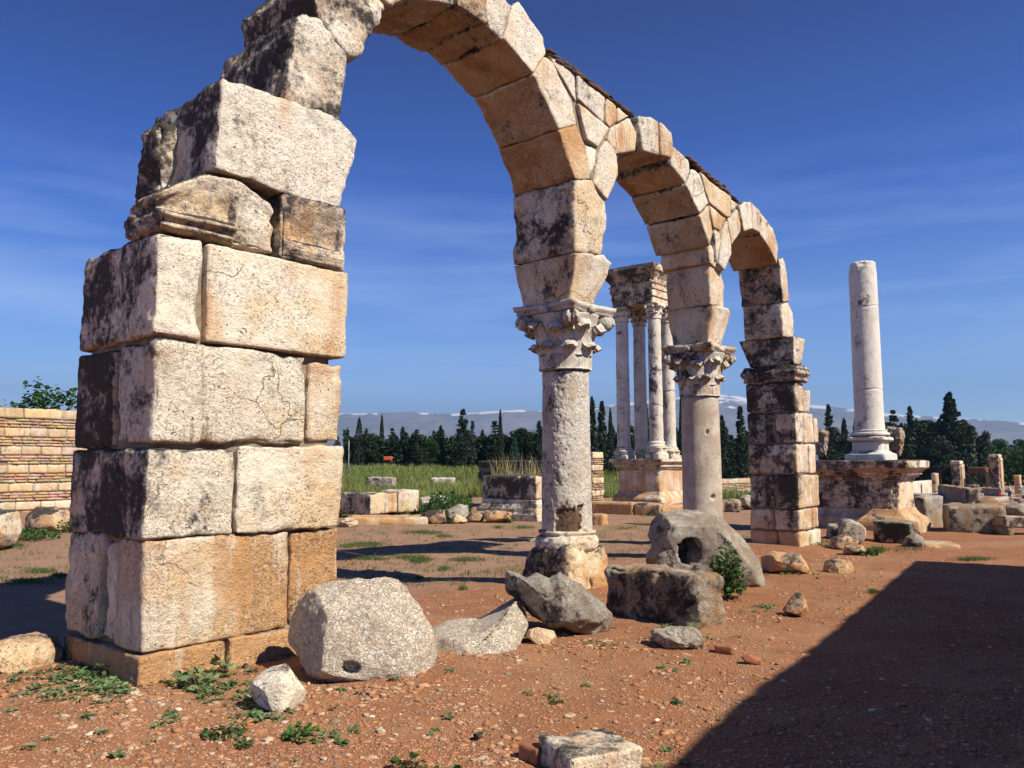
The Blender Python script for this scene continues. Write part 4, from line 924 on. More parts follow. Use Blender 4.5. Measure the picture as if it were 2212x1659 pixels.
# ================================================================== MOULDED PEDESTALS
def rectlathe(x0, x1, y0, y1, prof, res=.06, zres=.03, amp=.008, seed=0, chip=.03):
    prof = np.asarray(prof, float); out = [prof[0]]
    for a, b_ in zip(prof[:-1], prof[1:]):
        m_ = max(1, int(math.ceil(np.linalg.norm(b_-a)/zres)))
        for i_ in range(1, m_+1): out.append(a+(b_-a)*i_/m_)
    pr = np.array(out); nx_ = max(3, int((x1-x0)/res)); ny_ = max(3, int((y1-y0)/res))
    loop = [(x0+(x1-x0)*k/nx_, y0, -0., -1.) for k in range(nx_)]+[(x1, y0+(y1-y0)*k/ny_, 1, 0) for k in range(ny_)]+[(x1-(x1-x0)*k/nx_, y1, 0, 1) for k in range(nx_)]+[(x0, y1-(y1-y0)*k/ny_, -1, 0) for k in range(ny_)]
    lp = np.array(loop); cx, cy = (x0+x1)/2, (y0+y1)/2; hx, hy = (x1-x0)/2, (y1-y0)/2; n = len(lp)
    V = []
    for o_, z in pr:
        V.append(np.stack([cx+(lp[:, 0]-cx)*(hx+o_)/hx, cy+(lp[:, 1]-cy)*(hy+o_)/hy, np.full(n, z)], 1))
    V = np.concatenate(V); Nn = np.tile(np.stack([(lp[:, 0]-cx)/hx, (lp[:, 1]-cy)/hy, 0*lp[:, 0]], 1), (len(pr), 1))
    Nn = np.sign(Nn)*np.abs(Nn)**6
    cw = np.prod(np.abs(np.stack([(lp[:, 0]-cx)/hx, (lp[:, 1]-cy)/hy], 1)), 1)**10; cw = np.tile(cw, len(pr))
    d = amp*fbm(V*2.5+seed*3.1, 4)-chip*cw*np.clip(fbm(V*4+seed, 3)+.2, 0, 1)-.02*cw
    V = V+Nn*d[:, None]; V[:, 2] += .4*amp*fbm(V*3+seed*2.+50, 3)
    i_ = np.arange(len(pr)-1)[:, None]*n; j_ = np.arange(n)[None]; j2 = (j_+1) % n
    F = [np.stack([i_+j_, i_+j2, i_+n+j2, i_+n+j_], -1).reshape(-1, 4), np.array([np.arange(n)[::-1]]), np.array([np.arange(n)+(len(pr)-1)*n])]
    return V, F
P = G(1967, 1157); PX0, PY0 = P[0], P[1]
plat = thing('column_pedestal', 'tall moulded pedestal with deep cornice carrying the lone column at the right', 'pedestal', (PX0+1, PY0+1.6, P[2]))
zb = P[2]-.2; bx0, by0 = PX0+.28, PY0+.28; bx1, by1 = bx0+1.35, by0+3.1
V, F = rectlathe(bx0, bx1, by0, by1, [(.28, zb), (.28, .12), (.26, .2), (.22, .28), (.10, .36), (.05, .44), (.03, .50)], seed=1); rc(mk('base_moulding', V, F, M_STONE, plat), .28, .85, .5)
V, F = rectlathe(bx0, bx1, by0, by1, [(.0, .49), (.0, 1.16)], seed=2, amp=.015, chip=.12); rc(mk('dado', V, F, M_STONE, plat), .50, .55, .4)
V, F = rectlathe(bx0, bx1, by0, by1, [(.01, 1.155), (.04, 1.18), (.04, 1.22), (.10, 1.23), (.10, 1.27), (.17, 1.29), (.17, 1.33), (.27, 1.42), (.32, 1.46), (.32, 1.62), (.25, 1.64)], seed=3, amp=.012, chip=.08); rc(mk('cornice', V, F, M_STONE, plat), .56, .5, .55)
def placed(px, t): return C+ray(px, 1000)*t
tcol = tdep(np.array([bx0+.5, by0+1.0, 1.6])); Pc = placed(1882, tcol)
def joints(zs_, X): return sum(-.018*np.exp(-((X[:, 2]-z-.05*perlin(X*2.2+z))/.014)**2) for z in zs_)
lone = thing('stone_column', 'lone free-standing pale column rising high at the right on its pedestal', 'column', (Pc[0], Pc[1], 1.64))
ztop = DP(1874, 557, tcol)[2]; rr0 = 29.5*tcol/F_PX
V, F = lathe([(rr0*1.05, 2.36), (rr0*1.04, 2.45), (rr0, 2.6), (rr0, 4.0), (rr0*.97, ztop-.25), (rr0*.94, ztop-.12), (rr0*.94, ztop-.04), (rr0*.8, ztop), (.02, ztop+.01)], Pc[0], Pc[1], 90, .018, .004, 21, rfun=lambda T, Z, X: joints((5.42, 3.35), X)-.07*sst(Z, ztop-.35, ztop)*np.clip(fbm(X*3+2, 3)+.1, 0, 1)); rc(mk('shaft', V, F, M_MARB, lone), .32, .3, .75)
V, F = lathe([(rr0*1.1, 2.2), (rr0*1.35, 2.24), (rr0*1.35, 2.29), (rr0*1.15, 2.32), (rr0*1.2, 2.36), (rr0*1.0, 2.38)], Pc[0], Pc[1], 60, .02, .004, 22); rc(mk('base', V, F, M_MARB, lone), .25, .3, .9)
pw_ = .42
V, F = rectlathe(Pc[0]-pw_*.83, Pc[0]+pw_*.83, Pc[1]-pw_*.83, Pc[1]+pw_*.83, [(.14, 1.63), (.14, 1.78), (.06, 1.82), (.0, 1.87), (.0, 2.07), (.05, 2.09), (.09, 2.12), (.09, 2.18), (.02, 2.21)], seed=5, res=.04, zres=.02); rc(mk('plinth', V, F, M_MARB, lone), .28, .3, .9)
def worn_cap(px, y0, y1, wpx, t, seed, label):
    P_ = placed(px, t); z1_, z0_ = DP(px, y0, t)[2], DP(px, y1, t)[2]; z0_ = max(z0_, 1.64); w = wpx*t/F_PX
    V, F = rock(P_[0], P_[1], (z0_+z1_)/2, w, w, (z1_-z0_)/2*1.05, seed=seed, sub=5, amp=.06, f=7, planes=10, hmin=.8, boxy=.5, pit=.04)
    k = (V[:, 2]-z0_)/(z1_-z0_); V[:, :2] = P_[:2]+(V[:, :2]-P_[:2])*(.62+.55*k)[:, None]; V[:, 2] = np.maximum(V[:, 2], z0_)
    o = mk('capital_fragment', V, F, M_GREY, None, origin=(P_[0], P_[1], z0_)); rc(o, .44, .65, .6); tag(o, label, 'capital fragment')
worn_cap(1936, 918, 992, 19, tcol+1.1, 71, 'weathered leafy capital fragment on the platform, behind the lone column foot')
worn_cap(1777, 925, 990, 16, tcol+.3, 72, 'weathered capital fragment on the platform, peeping out right of the far pier')

# ------------------------------------------------------------------ four-column monument
tt = tdep(G(1428, 1112))+1.1
Tn = placed(1428, tt); TX0, TY0 = Tn[0], Tn[1]; zg = float(gh(TX0, TY0)); STEP = 1.6-88/F_PX*tt
tet = thing('four_column_monument', 'moulded pedestal with four tall columns and heavy entablature, between the two arcade columns', 'monument', (TX0+1, TY0+1, zg))
ux = 1.9; zt_ = 1.6+8/F_PX*tt
V, F = rectlathe(TX0+.16, TX0+ux, TY0+.16, TY0+ux, [(.18, STEP-.05), (.18, STEP+.12), (.16, STEP+.18), (.06, STEP+.3), (.03, STEP+.38), (.0, STEP+.4)], seed=11); rc(mk('base_moulding', V, F, M_STONE, tet), .28, .75, .6)
V, F = rectlathe(TX0+.16, TX0+ux, TY0+.16, TY0+ux, [(0, STEP+.39), (0, zt_-.38)], seed=12, chip=.05); rc(mk('dado', V, F, M_STONE, tet), .30, .75, .5)
V, F = rectlathe(TX0+.16, TX0+ux, TY0+.16, TY0+ux, [(0, zt_-.385), (.05, zt_-.36), (.05, zt_-.3), (.12, zt_-.28), (.12, zt_-.22), (.22, zt_-.12), (.24, zt_-.10), (.24, zt_)], seed=13, amp=.012); rc(mk('cornice', V, F, M_STONE, tet), .48, .5, .6)
tcx, tcy = TX0+(.16+ux)/2-.08, TY0+(.16+ux)/2+.10; q_ = .60
zc1 = 1.6+343/F_PX*(tt+1); 
for k, (dx, dy, bh, L_) in enumerate(((-q_+.08, -q_-.12, .62, .45), (-q_, q_, .42, .35), (q_, -q_, .42, .40), (q_, q_, .35, .35))):
    cx, cy = tcx+dx, tcy+dy; rs_ = .245
    shf = rc(mk('column_shaft', *lathe([(rs_*1.05, zt_+bh), (rs_, zt_+bh+.2), (rs_, 4), (rs_*.93, zc1-.55)], cx, cy, 48, .022, .008, 30+k, rfun=lambda T, Z, X, k=k: 1.6*joints(((3.6+.3*k), (4.9-.35*k)), X)), M_MARB, tet), L_, .5, .55)
    V, F = rectlathe(cx-.30, cx+.30, cy-.30, cy+.30, [(.03, zt_-.01), (.03, zt_+bh*.3), (-.02, zt_+bh*.36), (0, zt_+bh*.55), (.02, zt_+bh*.62)], seed=40+k, res=.05)
    V2, F2 = lathe([(.35, zt_+bh*.60), (.36, zt_+bh*.75), (.29, zt_+bh*.82), (.31, zt_+bh*.93), (.25, zt_+bh+.02)], cx, cy, 40, .03, .01, 50+k)
    rc(mk('column_base', *merge([(V, F), (V2, F2)]), M_STONE, tet), .42, .5, .65)
    L2 = [lathe([(.24, zc1-.56), (.25, zc1-.5), (.29, zc1-.2), (.36, zc1-.08)], cx, cy, 32, .05, .02, 60+k)]
    rb_ = lambda z: .24+.12*np.clip((z-(zc1-.55))/.5, 0, 1)**2.
    for a in range(8):
        L2.append(acanthus(cx, cy, a*math.pi/4, zc1-.55, zc1-.33, rb_, .07, .10, nS=10, nT=4, drop=.03, thick=.02, seed=a)); L2.append(acanthus(cx, cy, a*math.pi/4+.39, zc1-.4, zc1-.12, rb_, .10, .10, nS=10, nT=4, drop=.04, thick=.02, seed=a+9))
    L2.append(box_block(cx-.32, cx+.32, cy-.32, cy+.32, zc1-.09, zc1, seed=k, res=.05, r=.02, amp=.02))
    rc(mk('column_capital', *merge(L2), M_STONE, tet), .40, .5, .7)
ze = 1.6+428/F_PX*(tt+1)
he = ze-zc1
V, F = rectlathe(tcx-.86, tcx+.80, tcy-.86, tcy+.86, [(0, zc1), (0, zc1+he*.16), (.04, zc1+he*.17), (.04, zc1+he*.34), (.07, zc1+he*.35), (.07, zc1+he*.46), (.13, zc1+he*.52)], seed=14, amp=.015, chip=.07); rc(mk('architrave', V, F, M_STONE, tet), .54, .45, .6)
V, F = rectlathe(tcx-.86, tcx+.80, tcy-.86, tcy+.86, [(.06, zc1+he*.53), (.08, zc1+he*.62), (.22, zc1+he*.78), (.26, zc1+he*.80), (.27, zc1+he*.9), (.18, zc1+he)], seed=15, amp=.04, chip=.12); rc(mk('cornice', V, F, M_STONE, tet), .60, .4, .5)
# step blocks in front of the monument and a lone one by column A
for k, (a, b_, cc) in enumerate((((1367, 1112), (1272, 1108), (.26, .9, .45)), ((1427, 1114), (1370, 1112), (.42, .95, .3)), ((1500, 1112), (1430, 1114), (.30, .9, .4)))):
    gbox('step_block', ['long tan step block at the left foot of the four-column monument', 'dark ochre step block at the middle of the monument foot', 'ochre step block at the right of the monument foot'][k], 'step block', a, b_, 1.0 if k < 2 else .8, 1087+2*k, colr=cc, seed=80+k, res=.08, r=.03, amp=.015, sink=.2)
gbox('stone_block', 'small ochre block just right of the nearer column, before the monument steps', 'stone block', (1304, 1135), (1276, 1134), .4, 1110, colr=(.3, .95, .3), seed=84, res=.05)
# ------------------------------------------------------------------ middle pedestal with dark wall behind
Pm = G(1160, 1127); mx0, my0 = Pm[0]+.15, Pm[1]+.15
tm = tdep(Pm); zt2 = DP(1150, 1028, tm+.2)[2]; z2m = DP(1150, 1080, tm+.1)[2]; ez = Pm[2]
mid = thing('empty_pedestal', 'broad low pedestal of two grey blocks on a moulded base, left of the nearer column', 'pedestal', (mx0+1, my0+1, ez))
V, F = rectlathe(mx0, mx0+2.3, my0, my0+2.15, [(.22, ez-.2), (.22, ez+.2), (.18, ez+.24), (.17, ez+.36), (.09, ez+.46), (.05, ez+.52), (.05, z2m-.02), (.0, z2m)], seed=21); rc(mk('base_moulding', V, F, M_STONE, mid), .40, .4, .6)
for a, b_ in ((my0, my0+.62), (my0+.64, my0+2.2)):
    V, F = box_block(mx0-.0, mx0+2.3, a, b_, z2m, zt2, seed=int(a*10), res=.06, r=.03, amp=.01, chip=.04); rc(mk('pedestal_block', V, F, M_STONE, mid), .58, .45, .45)

# ------------------------------------------------------------------ masonry walls in courses of stone and thin brick
def banded_wall(name, label, x0, x1, y, z0, z1, seed, th=.7, along='x', brickc=(.72, .58, .48), coping=True, hs=.33, hb=.30, tag_cat='wall', lw=.5, dark=None):
    rs = random.Random(seed); S, Bk = [], []; ts, tb = [], []
    root = thing(name, label, tag_cat, ((x0+x1)/2, y, z0) if along == 'x' else (y, (x0+x1)/2, z0))
    z = z1; first = True; stone = True
    def add(L, T, a, b_, za, zb, off, res, r, amp, tint):
        if along == 'x': V, F = box_block(a, b_, y+off, y+th, za, zb, seed=rs.randint(0, 9999), res=res, r=r, amp=amp, chip=.03, jit=.008)
        else: V, F = box_block(y+off, y+th, a, b_, za, zb, seed=rs.randint(0, 9999), res=res, r=r, amp=amp, chip=.03, jit=.008)
        L.append((V, F)); T.append(np.tile(tint, (len(V), 1)))
    while z > z0:
        if stone:
            h = hs*rs.uniform(.9, 1.1)*(1.1 if first else 1); x = x0-rs.uniform(0, .3)
            while x < x1:
                w = rs.uniform(.75, 1.35)*lw*(1.6 if first else 1)
                g = rs.uniform(.70, 1.05); add(S, ts, max(x, x0), min(x+w, x1), z-h, z-.01, rs.uniform(-.03, .03), .09, .03, .015, (g, g*rs.uniform(.88, .98), g*rs.uniform(.75, .92)))
                x += w+.012
                if min(x+.15, x1) == x1: break
            z -= h+.005; first = False
        else:
            nb = 3
            for k in range(nb):
                h = hb/nb; x = x0-rs.uniform(0, .2)
                while x < x1:
                    w = rs.uniform(.22, .46)*lw*1.9
                    if rs.random() < .93: add(Bk, tb, max(x, x0), min(x+w, x1), z-h+.012, z-.006, rs.uniform(-.035, .03), .12, .012, .006, tuple(c_*rs.uniform(.75, 1.2) for c_ in brickc))
                    x += w+.02
                    if min(x+.1, x1) == x1: break
                z -= h
        stone = not stone
    V, F = merge(S); o = rc(mk('stone_courses', V, F, M_WALL, root, tint=np.concatenate(ts)), .42, .45, .45)
    if dark: rc(o, *dark)
    if Bk: V, F = merge(Bk); rc(mk('brick_courses', V, F, M_WALL, root, tint=np.concatenate(tb)), .34, .6, .5)
    if along == 'x': V, F = box_block(x0+.05, x1-.05, y+.05, y+th-.02, z0-.3, z1-.15, jit=0, res=.3, r=.02, amp=.0, chip=0)
    else: V, F = box_block(y+.05, y+th-.02, x0+.05, x1-.05, z0-.3, z1-.15, jit=0, res=.3, r=.02, amp=.0, chip=0)
    mk('mortar_core', V, F, M_MORTAR, root); return root
Pw = G(60, 1108); wl_t = tdep(Pw); wz = DP(60, 880, wl_t)[2]
banded_wall('banded_wall', 'high wall of alternating stone and brick courses at the left edge, behind the near pier', Pw[0]-3.5, Pw[0]+7, Pw[1], float(gh(Pw[0], Pw[1]))-.1, wz, 5, lw=.62, hs=.36, hb=.32)
def farwall(name, label, pxl, pxr, ybase, ytop, seed, along='x', L=None, **k):
    Pa = G(pxl, ybase); Pb = G(pxr, ybase); t = tdep(Pa); zt = DP(pxl, ytop, t)[2]
    if along == 'x':
        v = ray(pxr, ybase); xb = C[0]+v[0]*((Pa[1]-C[1])/v[1]); return banded_wall(name, label, Pa[0], xb, Pa[1], Pa[2]-.1, zt, seed, **k)
    v = ray(pxr, ybase); yb = C[1]+v[1]*((Pa[0]-C[0])/v[0]); return banded_wall(name, label, min(yb, Pa[1]), max(yb, Pa[1]), Pa[0], Pa[2]-.1, zt, seed, along='y', **k)
farwall('low_wall', 'low banded wall seen between the second column and the far pier', 1535, 1640, 1076, 1036, 7, lw=.7, hs=.3, hb=.28)
farwall('wall_stub', 'tall end of a broken brick wall just right of the nearer column shaft', 1281, 1306, 1086, 975, 9, lw=.4, hs=.3, hb=.25)
Pd = G(1100, 1090); zz = DP(1100, 993, tdep(Pd))[2]; 
farwall('dark_wall', 'dark blackened low wall behind the broad low pedestal', 1172, 1032, 1075, 994, 10, along='y', lw=.55, hs=.35, hb=.2, dark=(.66, .2, .4))
# ------------------------------------------------------------------ foundation blocks and rubble left of the broad pedestal
def wb(name, label, cat, x0, x1, y0, y1, z0, z1, colr, seed, mat=None, group=None, **k):
    kw = dict(res=.06, r=.03, amp=.015, chip=.05); kw.update(k)
    V, F = box_block(x0, x1, y0, y1, z0, z1, seed=seed, **kw); o = mk(name, V, F, mat or M_STONE, None, origin=((x0+x1)/2, (y0+y1)/2, z0)); rc(o, *colr); return tag(o, label, cat, group)
Pq = G(800, 1121); zq = DP(800, 1066, tdep(Pq))[2]; xr_ = YP(905, 1100, Pq[1])[0]; dx_ = xr_-Pq[0]
wb('stone_block', 'squared block at the left end of the low row, its left face in shade', 'stone block', Pq[0], Pq[0]+dx_*.30, Pq[1], Pq[1]+1.5, Pq[2]+.12, zq, (.44, .55, .5), 91)
wb('stone_block', 'narrow block with a dark hole, middle of the low row', 'stone block', Pq[0]+dx_*.31, Pq[0]+dx_*.55, Pq[1]+.03, Pq[1]+.9, Pq[2]+.14, zq-.02, (.36, .6, .5), 94)
wb('stone_block', 'lit cream block at the right end of the low row, left of the rubble', 'stone block', Pq[0]+dx_*.56, xr_, Pq[1]-.02, Pq[1]+.9, Pq[2]+.13, zq+.06, (.30, .6, .6), 92)
gbox('footing_course', 'low ochre footing under the row of squared blocks', 'footing', (925, 1133), (742, 1134), 1.2, 1117, colr=(.26, .8, .5), seed=93, res=.08, r=.03)
RB2 = [
 ('grey folded-looking rock on top of the rubble heap', [(905, 1106), (912, 1075), (935, 1068), (968, 1072), (972, 1095), (965, 1110), (920, 1112)], (940, 1112), .4, M_GREY, (.42, .2, .8)),
 ('grey rock at the back of the rubble heap, beside the broad pedestal', [(965, 1130), (968, 1100), (990, 1088), (1012, 1090), (1015, 1110), (1000, 1125)], (990, 1128), .35, M_GREY, (.42, .45, .6)),
 ('dark-faced cube of stone at the left of the rubble heap', [(912, 1128), (910, 1106), (940, 1100), (962, 1100), (965, 1124), (945, 1130)], (940, 1130), .3, M_STONE, (.58, .9, .3)),
 ('small tan rock at the centre front of the rubble heap', [(968, 1126), (985, 1108), (1005, 1112), (1012, 1124), (990, 1130)], (990, 1129), .25, M_STONE, (.38, .7, .4)),
 ('ochre stone third from the right in the rubble row', [(1010, 1124), (1012, 1106), (1035, 1104), (1046, 1112), (1046, 1124), (1025, 1128)], (1030, 1127), .25, M_STONE, (.45, 1., .3)),
 ('largest ochre stone at the right end of the rubble row', [(1048, 1124), (1050, 1102), (1075, 1100), (1105, 1106), (1108, 1124), (1075, 1129)], (1080, 1128), .3, M_STONE, (.36, .95, .4)),
 ('pale stone buried at the left foot of the low row', [(735, 1132), (745, 1122), (775, 1122), (780, 1134), (750, 1138)], (755, 1137), .3, M_STONE, (.4, .5, .7)),
 ('large grey rock left of the near pier, in front of the banded wall', [(75, 1142), (80, 1105), (95, 1092), (140, 1095), (165, 1100), (165, 1140), (120, 1148)], (120, 1146), .5, M_STONE, (.52, .75, .3)),
 ('grey block-like rock at the left edge in front of the banded wall', [(-30, 1190), (-30, 1100), (0, 1098), (40, 1104), (44, 1150), (38, 1175), (0, 1188)], (10, 1188), .5, M_STONE, (.50, .6, .5)),
 ('round worn capital lying behind the far pier, by the low banded wall', [(1560, 1100), (1562, 1085), (1575, 1075), (1590, 1080), (1594, 1095), (1590, 1105), (1565, 1106)], (1577, 1105), .35, M_GREY, (.45, .7, .5)),
 ('pale boulder behind the far pier, right of the round worn capital', [(1592, 1092), (1594, 1075), (1605, 1068), (1625, 1072), (1630, 1092), (1610, 1100)], (1610, 1100), .4, M_GREY, (.38, .6, .7)),
 ('small dark stone lying on the court ground left of the nearer column', [(1140, 1166), (1142, 1160), (1162, 1158), (1168, 1166), (1150, 1170)], (1155, 1169), .15, M_STONE, (.45, .6, .4)),
]
for k, (lb, ol, bs, b_, mt_, cc) in enumerate(RB2): rk('rock', lb, 'rock', ol, bs, b_, mt_, cc, seed=120+k, amp=.03, fac=.18, sub=5, pw=.6, f=3)

# ------------------------------------------------------------------ blocks on the right
def gb(label, near, left, depth, top, colr, seed, name='stone_block', mat=None, **k):
    kw = dict(res=.08, r=.05, amp=.03, chip=.1); kw.update(k)
    return gbox(name, label, 'stone block', near, left, depth, top, mat or M_GREY, colr, seed=seed, **kw)
gb('tall grey block with a pointed shadow, right of the platform', (2000, 1138), (1966, 1132), .7, 1073, (.42, .6, .6), 131, r=.04)
gb('upright fluted grey block standing right of the pointed-shadow block', (2050, 1150), (2036, 1142), 1.2, 1092, (.44, .7, .5), 132)
gb('long dark block lying across the tops of the upright blocks', (2088, 1088), (2026, 1088), .5, 1055, (.56, .8, .4), 133)
gb('small upright block behind the long dark block', (2106, 1080), (2090, 1078), .5, 1048, (.5, .7, .4), 134)
gb('leaning ochre slab right of the fluted upright block', (2130, 1126), (2108, 1110), .5, 1088, (.45, .9, .3), 135, lean=(0, -.1, .1, 0))
gb('square grey block with lit edge among the right-hand ruins', (2126, 1082), (2104, 1082), .5, 1066, (.44, .5, .6), 136)
gb('two-part low wall block in the right distance', (2162, 1072), (2120, 1070), .6, 1055, (.46, .6, .5), 137)
gb('grey tilted slab left of the walking people', (2180, 1080), (2140, 1086), .6, 1072, (.44, .6, .6), 138, lean=(-.1, 0, 0, 0))
gb('large dark flat boulder among the right-hand ruins', (2200, 1116), (2145, 1106), 1.2, 1096, (.54, .6, .4), 139, amp=.08, r=.15)
gb('grey stone cut by the right edge, above the table-like slab', (2240, 1100), (2196, 1098), 1., 1082, (.5, .6, .5), 140, amp=.08, r=.15)
gb('flat stone pile left of the long dark block', (1990, 1088), (1962, 1086), 2.2, 1070, (.46, .5, .6), 141)
gb('low slab beyond the flat stone pile', (2010, 1076), (1962, 1074), 2., 1062, (.46, .6, .5), 142)
# table-like slab
tb_ = thing('stone_bench', 'dark stone slab propped like a bench at the right edge of the photo', 'stone bench', tuple(G(2185, 1155)))
Pt = G(2180, 1156); tt2 = tdep(Pt); sx_ = lambda px, py, t: DP(px, py, t)
V, F = solid(quadf(DP(2170, 1140, tt2), DP(2265, 1142, tt2+.1), DP(2265, 1118, tt2+.1), DP(2170, 1114, tt2)), quadf(DP(2170, 1140, tt2)+FW*.5, DP(2265, 1142, tt2+.1)+FW*.5, DP(2265, 1118, tt2+.1)+FW*.5, DP(2170, 1114, tt2)+FW*.5), res=.04, seed=150); rc(mk('slab', V, F, M_GREY, tb_), .56, .7, .5)
V, F = solid(quadf(DP(2176, 1160, tt2), DP(2194, 1160, tt2), DP(2194, 1136, tt2), DP(2172, 1136, tt2)), quadf(DP(2176, 1160, tt2)+FW*.45, DP(2194, 1160, tt2)+FW*.45, DP(2194, 1136, tt2)+FW*.45, DP(2172, 1136, tt2)+FW*.45), res=.04, seed=151); rc(mk('support', V, F, M_GREY, tb_), .58, .8, .4)
# scattered small rubble in the right distance
rs = random.Random(5); names_used = 0
for k in range(85):
    px = rs.uniform(1965, 2230); py = rs.uniform(1056, 1112)
    P_ = G(px, py); t = tdep(P_); s = rs.uniform(3.5, 11)*t/F_PX
    if t > 120: continue
    V, F = rock(P_[0], P_[1], P_[2]+s*.2, s*rs.uniform(.8, 1.5), s, s*rs.uniform(.4, .7), rz=rs.uniform(0, 3), seed=500+k, sub=3, boxy=.6, amp=.06*s, planes=6, f=2/s)
    o = mk('rubble_stone', V, F, M_GREY, None, origin=tuple(P_)); rc(o, rs.uniform(.36, .52), rs.uniform(.5, .9), .5); tag(o, 'grey or ochre rubble stone strewn over the ruins in the right distance', 'rubble', 'rubble stones in the right distance')
# far reeded piers, stub column, low pale wall
def rpier(label, px0, px1, ytop, ybase, tdist, seed):
    zt = DP(px0, ytop, tdist)[2]; P0 = placed(px0, tdist); P1 = placed(px1, tdist); z0 = float(gh(P0[0], P0[1]))
    w = (px1-px0)*tdist/F_PX
    root = thing('fluted_pier', label, 'pier', (P0[0], P0[1], z0)); xx, yy = P0[0], P0[1]
    V, F = box_block(xx, xx+w*1.2, yy-w*.5, yy+w*.25, z0-.3, zt-.5, seed=seed, res=.15, r=.04, amp=.03); rc(mk('pier_core', V, F, M_FAR, root), .56, .8, .3)
    V, F = box_block(xx-.04, xx+w*1.15, yy-w*.55, yy+w*.3, zt-.5, zt, seed=seed+1, res=.12, r=.12, amp=.04); rc(mk('pier_top', V, F, M_FAR, root), .50, .5, .5)
    for k in range(3):
        xk = xx+w*(.25+.35*k); V, F = lathe([(.14, z0), (.14, zt-.45)], xk, yy-w*.55, 12, .3, .01, seed+k); rc(mk('reeded_shaft', V, F, M_FAR, root), .42, .7, .4)
rpier('left one of two far fluted piers before the dark trees at the right', 2060, 2084, 995, 1068, 98, 161)
rpier('right one of two far fluted piers, taller, near the walking people', 2144, 2168, 981, 1070, 96, 162)
Ps = placed(2018, 66); z0 = float(gh(Ps[0], Ps[1])); V, F = lathe([(.28, z0-.2), (.26, DP(2018, 1022, 66)[2]), (.02, DP(2018, 1021, 66)[2])], Ps[0], Ps[1], 24, .2, .02, 9)
o = mk('column_stub', V, F, M_FAR, None, origin=(Ps[0], Ps[1], z0)); rc(o, .45, .6, .5); tag(o, 'short broken column stub left of the far fluted piers', 'column stub')
Pl = placed(2168, 97); z0 = float(gh(Pl[0], Pl[1])); V, F = box_block(Pl[0]+.2, Pl[0]+1.4, Pl[1]-1.5, Pl[1]-.9, z0-.2, DP(2178, 1026, 97)[2], seed=5, res=.12, r=.03, amp=.03)
o = mk('wall_stub', V, F, M_FAR, None, origin=(Pl[0], Pl[1], z0)); rc(o, .3, .95, .4); tag(o, 'ochre wall stub just right of the taller far fluted pier', 'wall')
Pv = placed(1990, 70); zt = DP(1990, 1040, 70)[2]; lowt = thing('pilaster_wall', 'low pale wall with evenly spaced pilasters before the trees at the right', 'wall', tuple(Pv))
v0, v1 = placed(1962, 60), placed(2012, 74); zt = [DP(1962, 1041, 60)[2], DP(2012, 1037, 74)[2]]; dv = v1-v0; Ld = np.linalg.norm(dv[:2]); n_ = np.array([-dv[1], dv[0], 0])/Ld
for k in range(11):
    a = v0+dv*k/11; b_ = v0+dv*(k+.78)/11; zz0 = float(gh(a[0], a[1]))-.3; za = zt[0]+(zt[1]-zt[0])*k/11
    V, F = solid(quadf(*[np.array([*q[:2], z]) for q, z in ((a, zz0), (b_, zz0), (b_, za), (a, za))]), quadf(*[np.array([*(q+n_*.4)[:2], z]) for q, z in ((a, zz0), (b_, zz0), (b_, za), (a, za))]), res=.25, r=.03, amp=.02); rc(mk('wall_panel', V, F, M_FAR, lowt), .38, .6, .7)
# small timber shelter
Psx = placed(2110, 106); zs_ = float(gh(Psx[0], Psx[1])); shl = thing('shelter', 'small brown timber shelter between the two far fluted piers', 'shelter', (Psx[0], Psx[1], zs_))
M_WOOD = simple('brown_wood', (.17, .08, .05), scale=6)
wsh = 36*106/F_PX; zr = DP(2110, 1022, 106)[2]
V, F = box_block(Psx[0]-.2, Psx[0]+1.2, Psx[1]-wsh/2, Psx[1]+wsh/2, zr, zr+.8, res=.3, r=.02, amp=.01, chip=0); mk('roof', V, F, M_WOOD, shl)
for a, b_ in ((0, -.45), (0, .45), (1, -.45), (1, .45)): mk('post', *lathe([(.07, zs_), (.07, zr)], Psx[0]+a, Psx[1]+b_*wsh, 8, .5, 0), M_WOOD, shl)
# orange trailer far in the meadow
Po = placed(837, 60); M_OR = simple('faded_orange_paint', (.62, .13, .05), .6, .2); orr = thing('orange_bin', 'small orange container far off in the meadow before the trees', 'container', (Po[0], Po[1], 1.4))
zo0, zo1 = DP(837, 995, 60)[2], DP(837, 986, 60)[2]; wo_ = 19*60/F_PX
V, F = solid(quadf(Po*[1, 1, 0]+[0, 0, zo0]-RT*wo_/2, Po*[1, 1, 0]+[0, 0, zo0]+RT*wo_*.42, Po*[1, 1, 0]+[0, 0, zo1]+RT*wo_*.5, Po*[1, 1, 0]+[0, 0, zo1]-RT*wo_/2), quadf(Po*[1, 1, 0]+[0, 0, zo0]-RT*wo_/2+FW*.6, Po*[1, 1, 0]+[0, 0, zo0]+RT*wo_*.42+FW*.6, Po*[1, 1, 0]+[0, 0, zo1]+RT*wo_*.5+FW*.6, Po*[1, 1, 0]+[0, 0, zo1]-RT*wo_/2+FW*.6), res=.1, r=.03, amp=0, chip=0); mk('body', V, F, M_OR, orr)
for s_ in (-.3, .3): V, F = lathe([(.12, zo0-.15), (.12, zo0)], *(Po+RT*wo_*s_+FW*.3)[:2], 10, .1, 0); mk('leg', V, F, M_TILE, orr)
Pp = placed(753, 62); o = mk('pole', *lathe([(.05, .8), (.04, DP(753, 952, 62)[2])], Pp[0], Pp[1], 8, 1., 0), simple('galvanised', (.35, .36, .38)), None, origin=(Pp[0], Pp[1], .8)); tag(o, 'thin grey pole in the meadow just right of the near pier', 'pole')
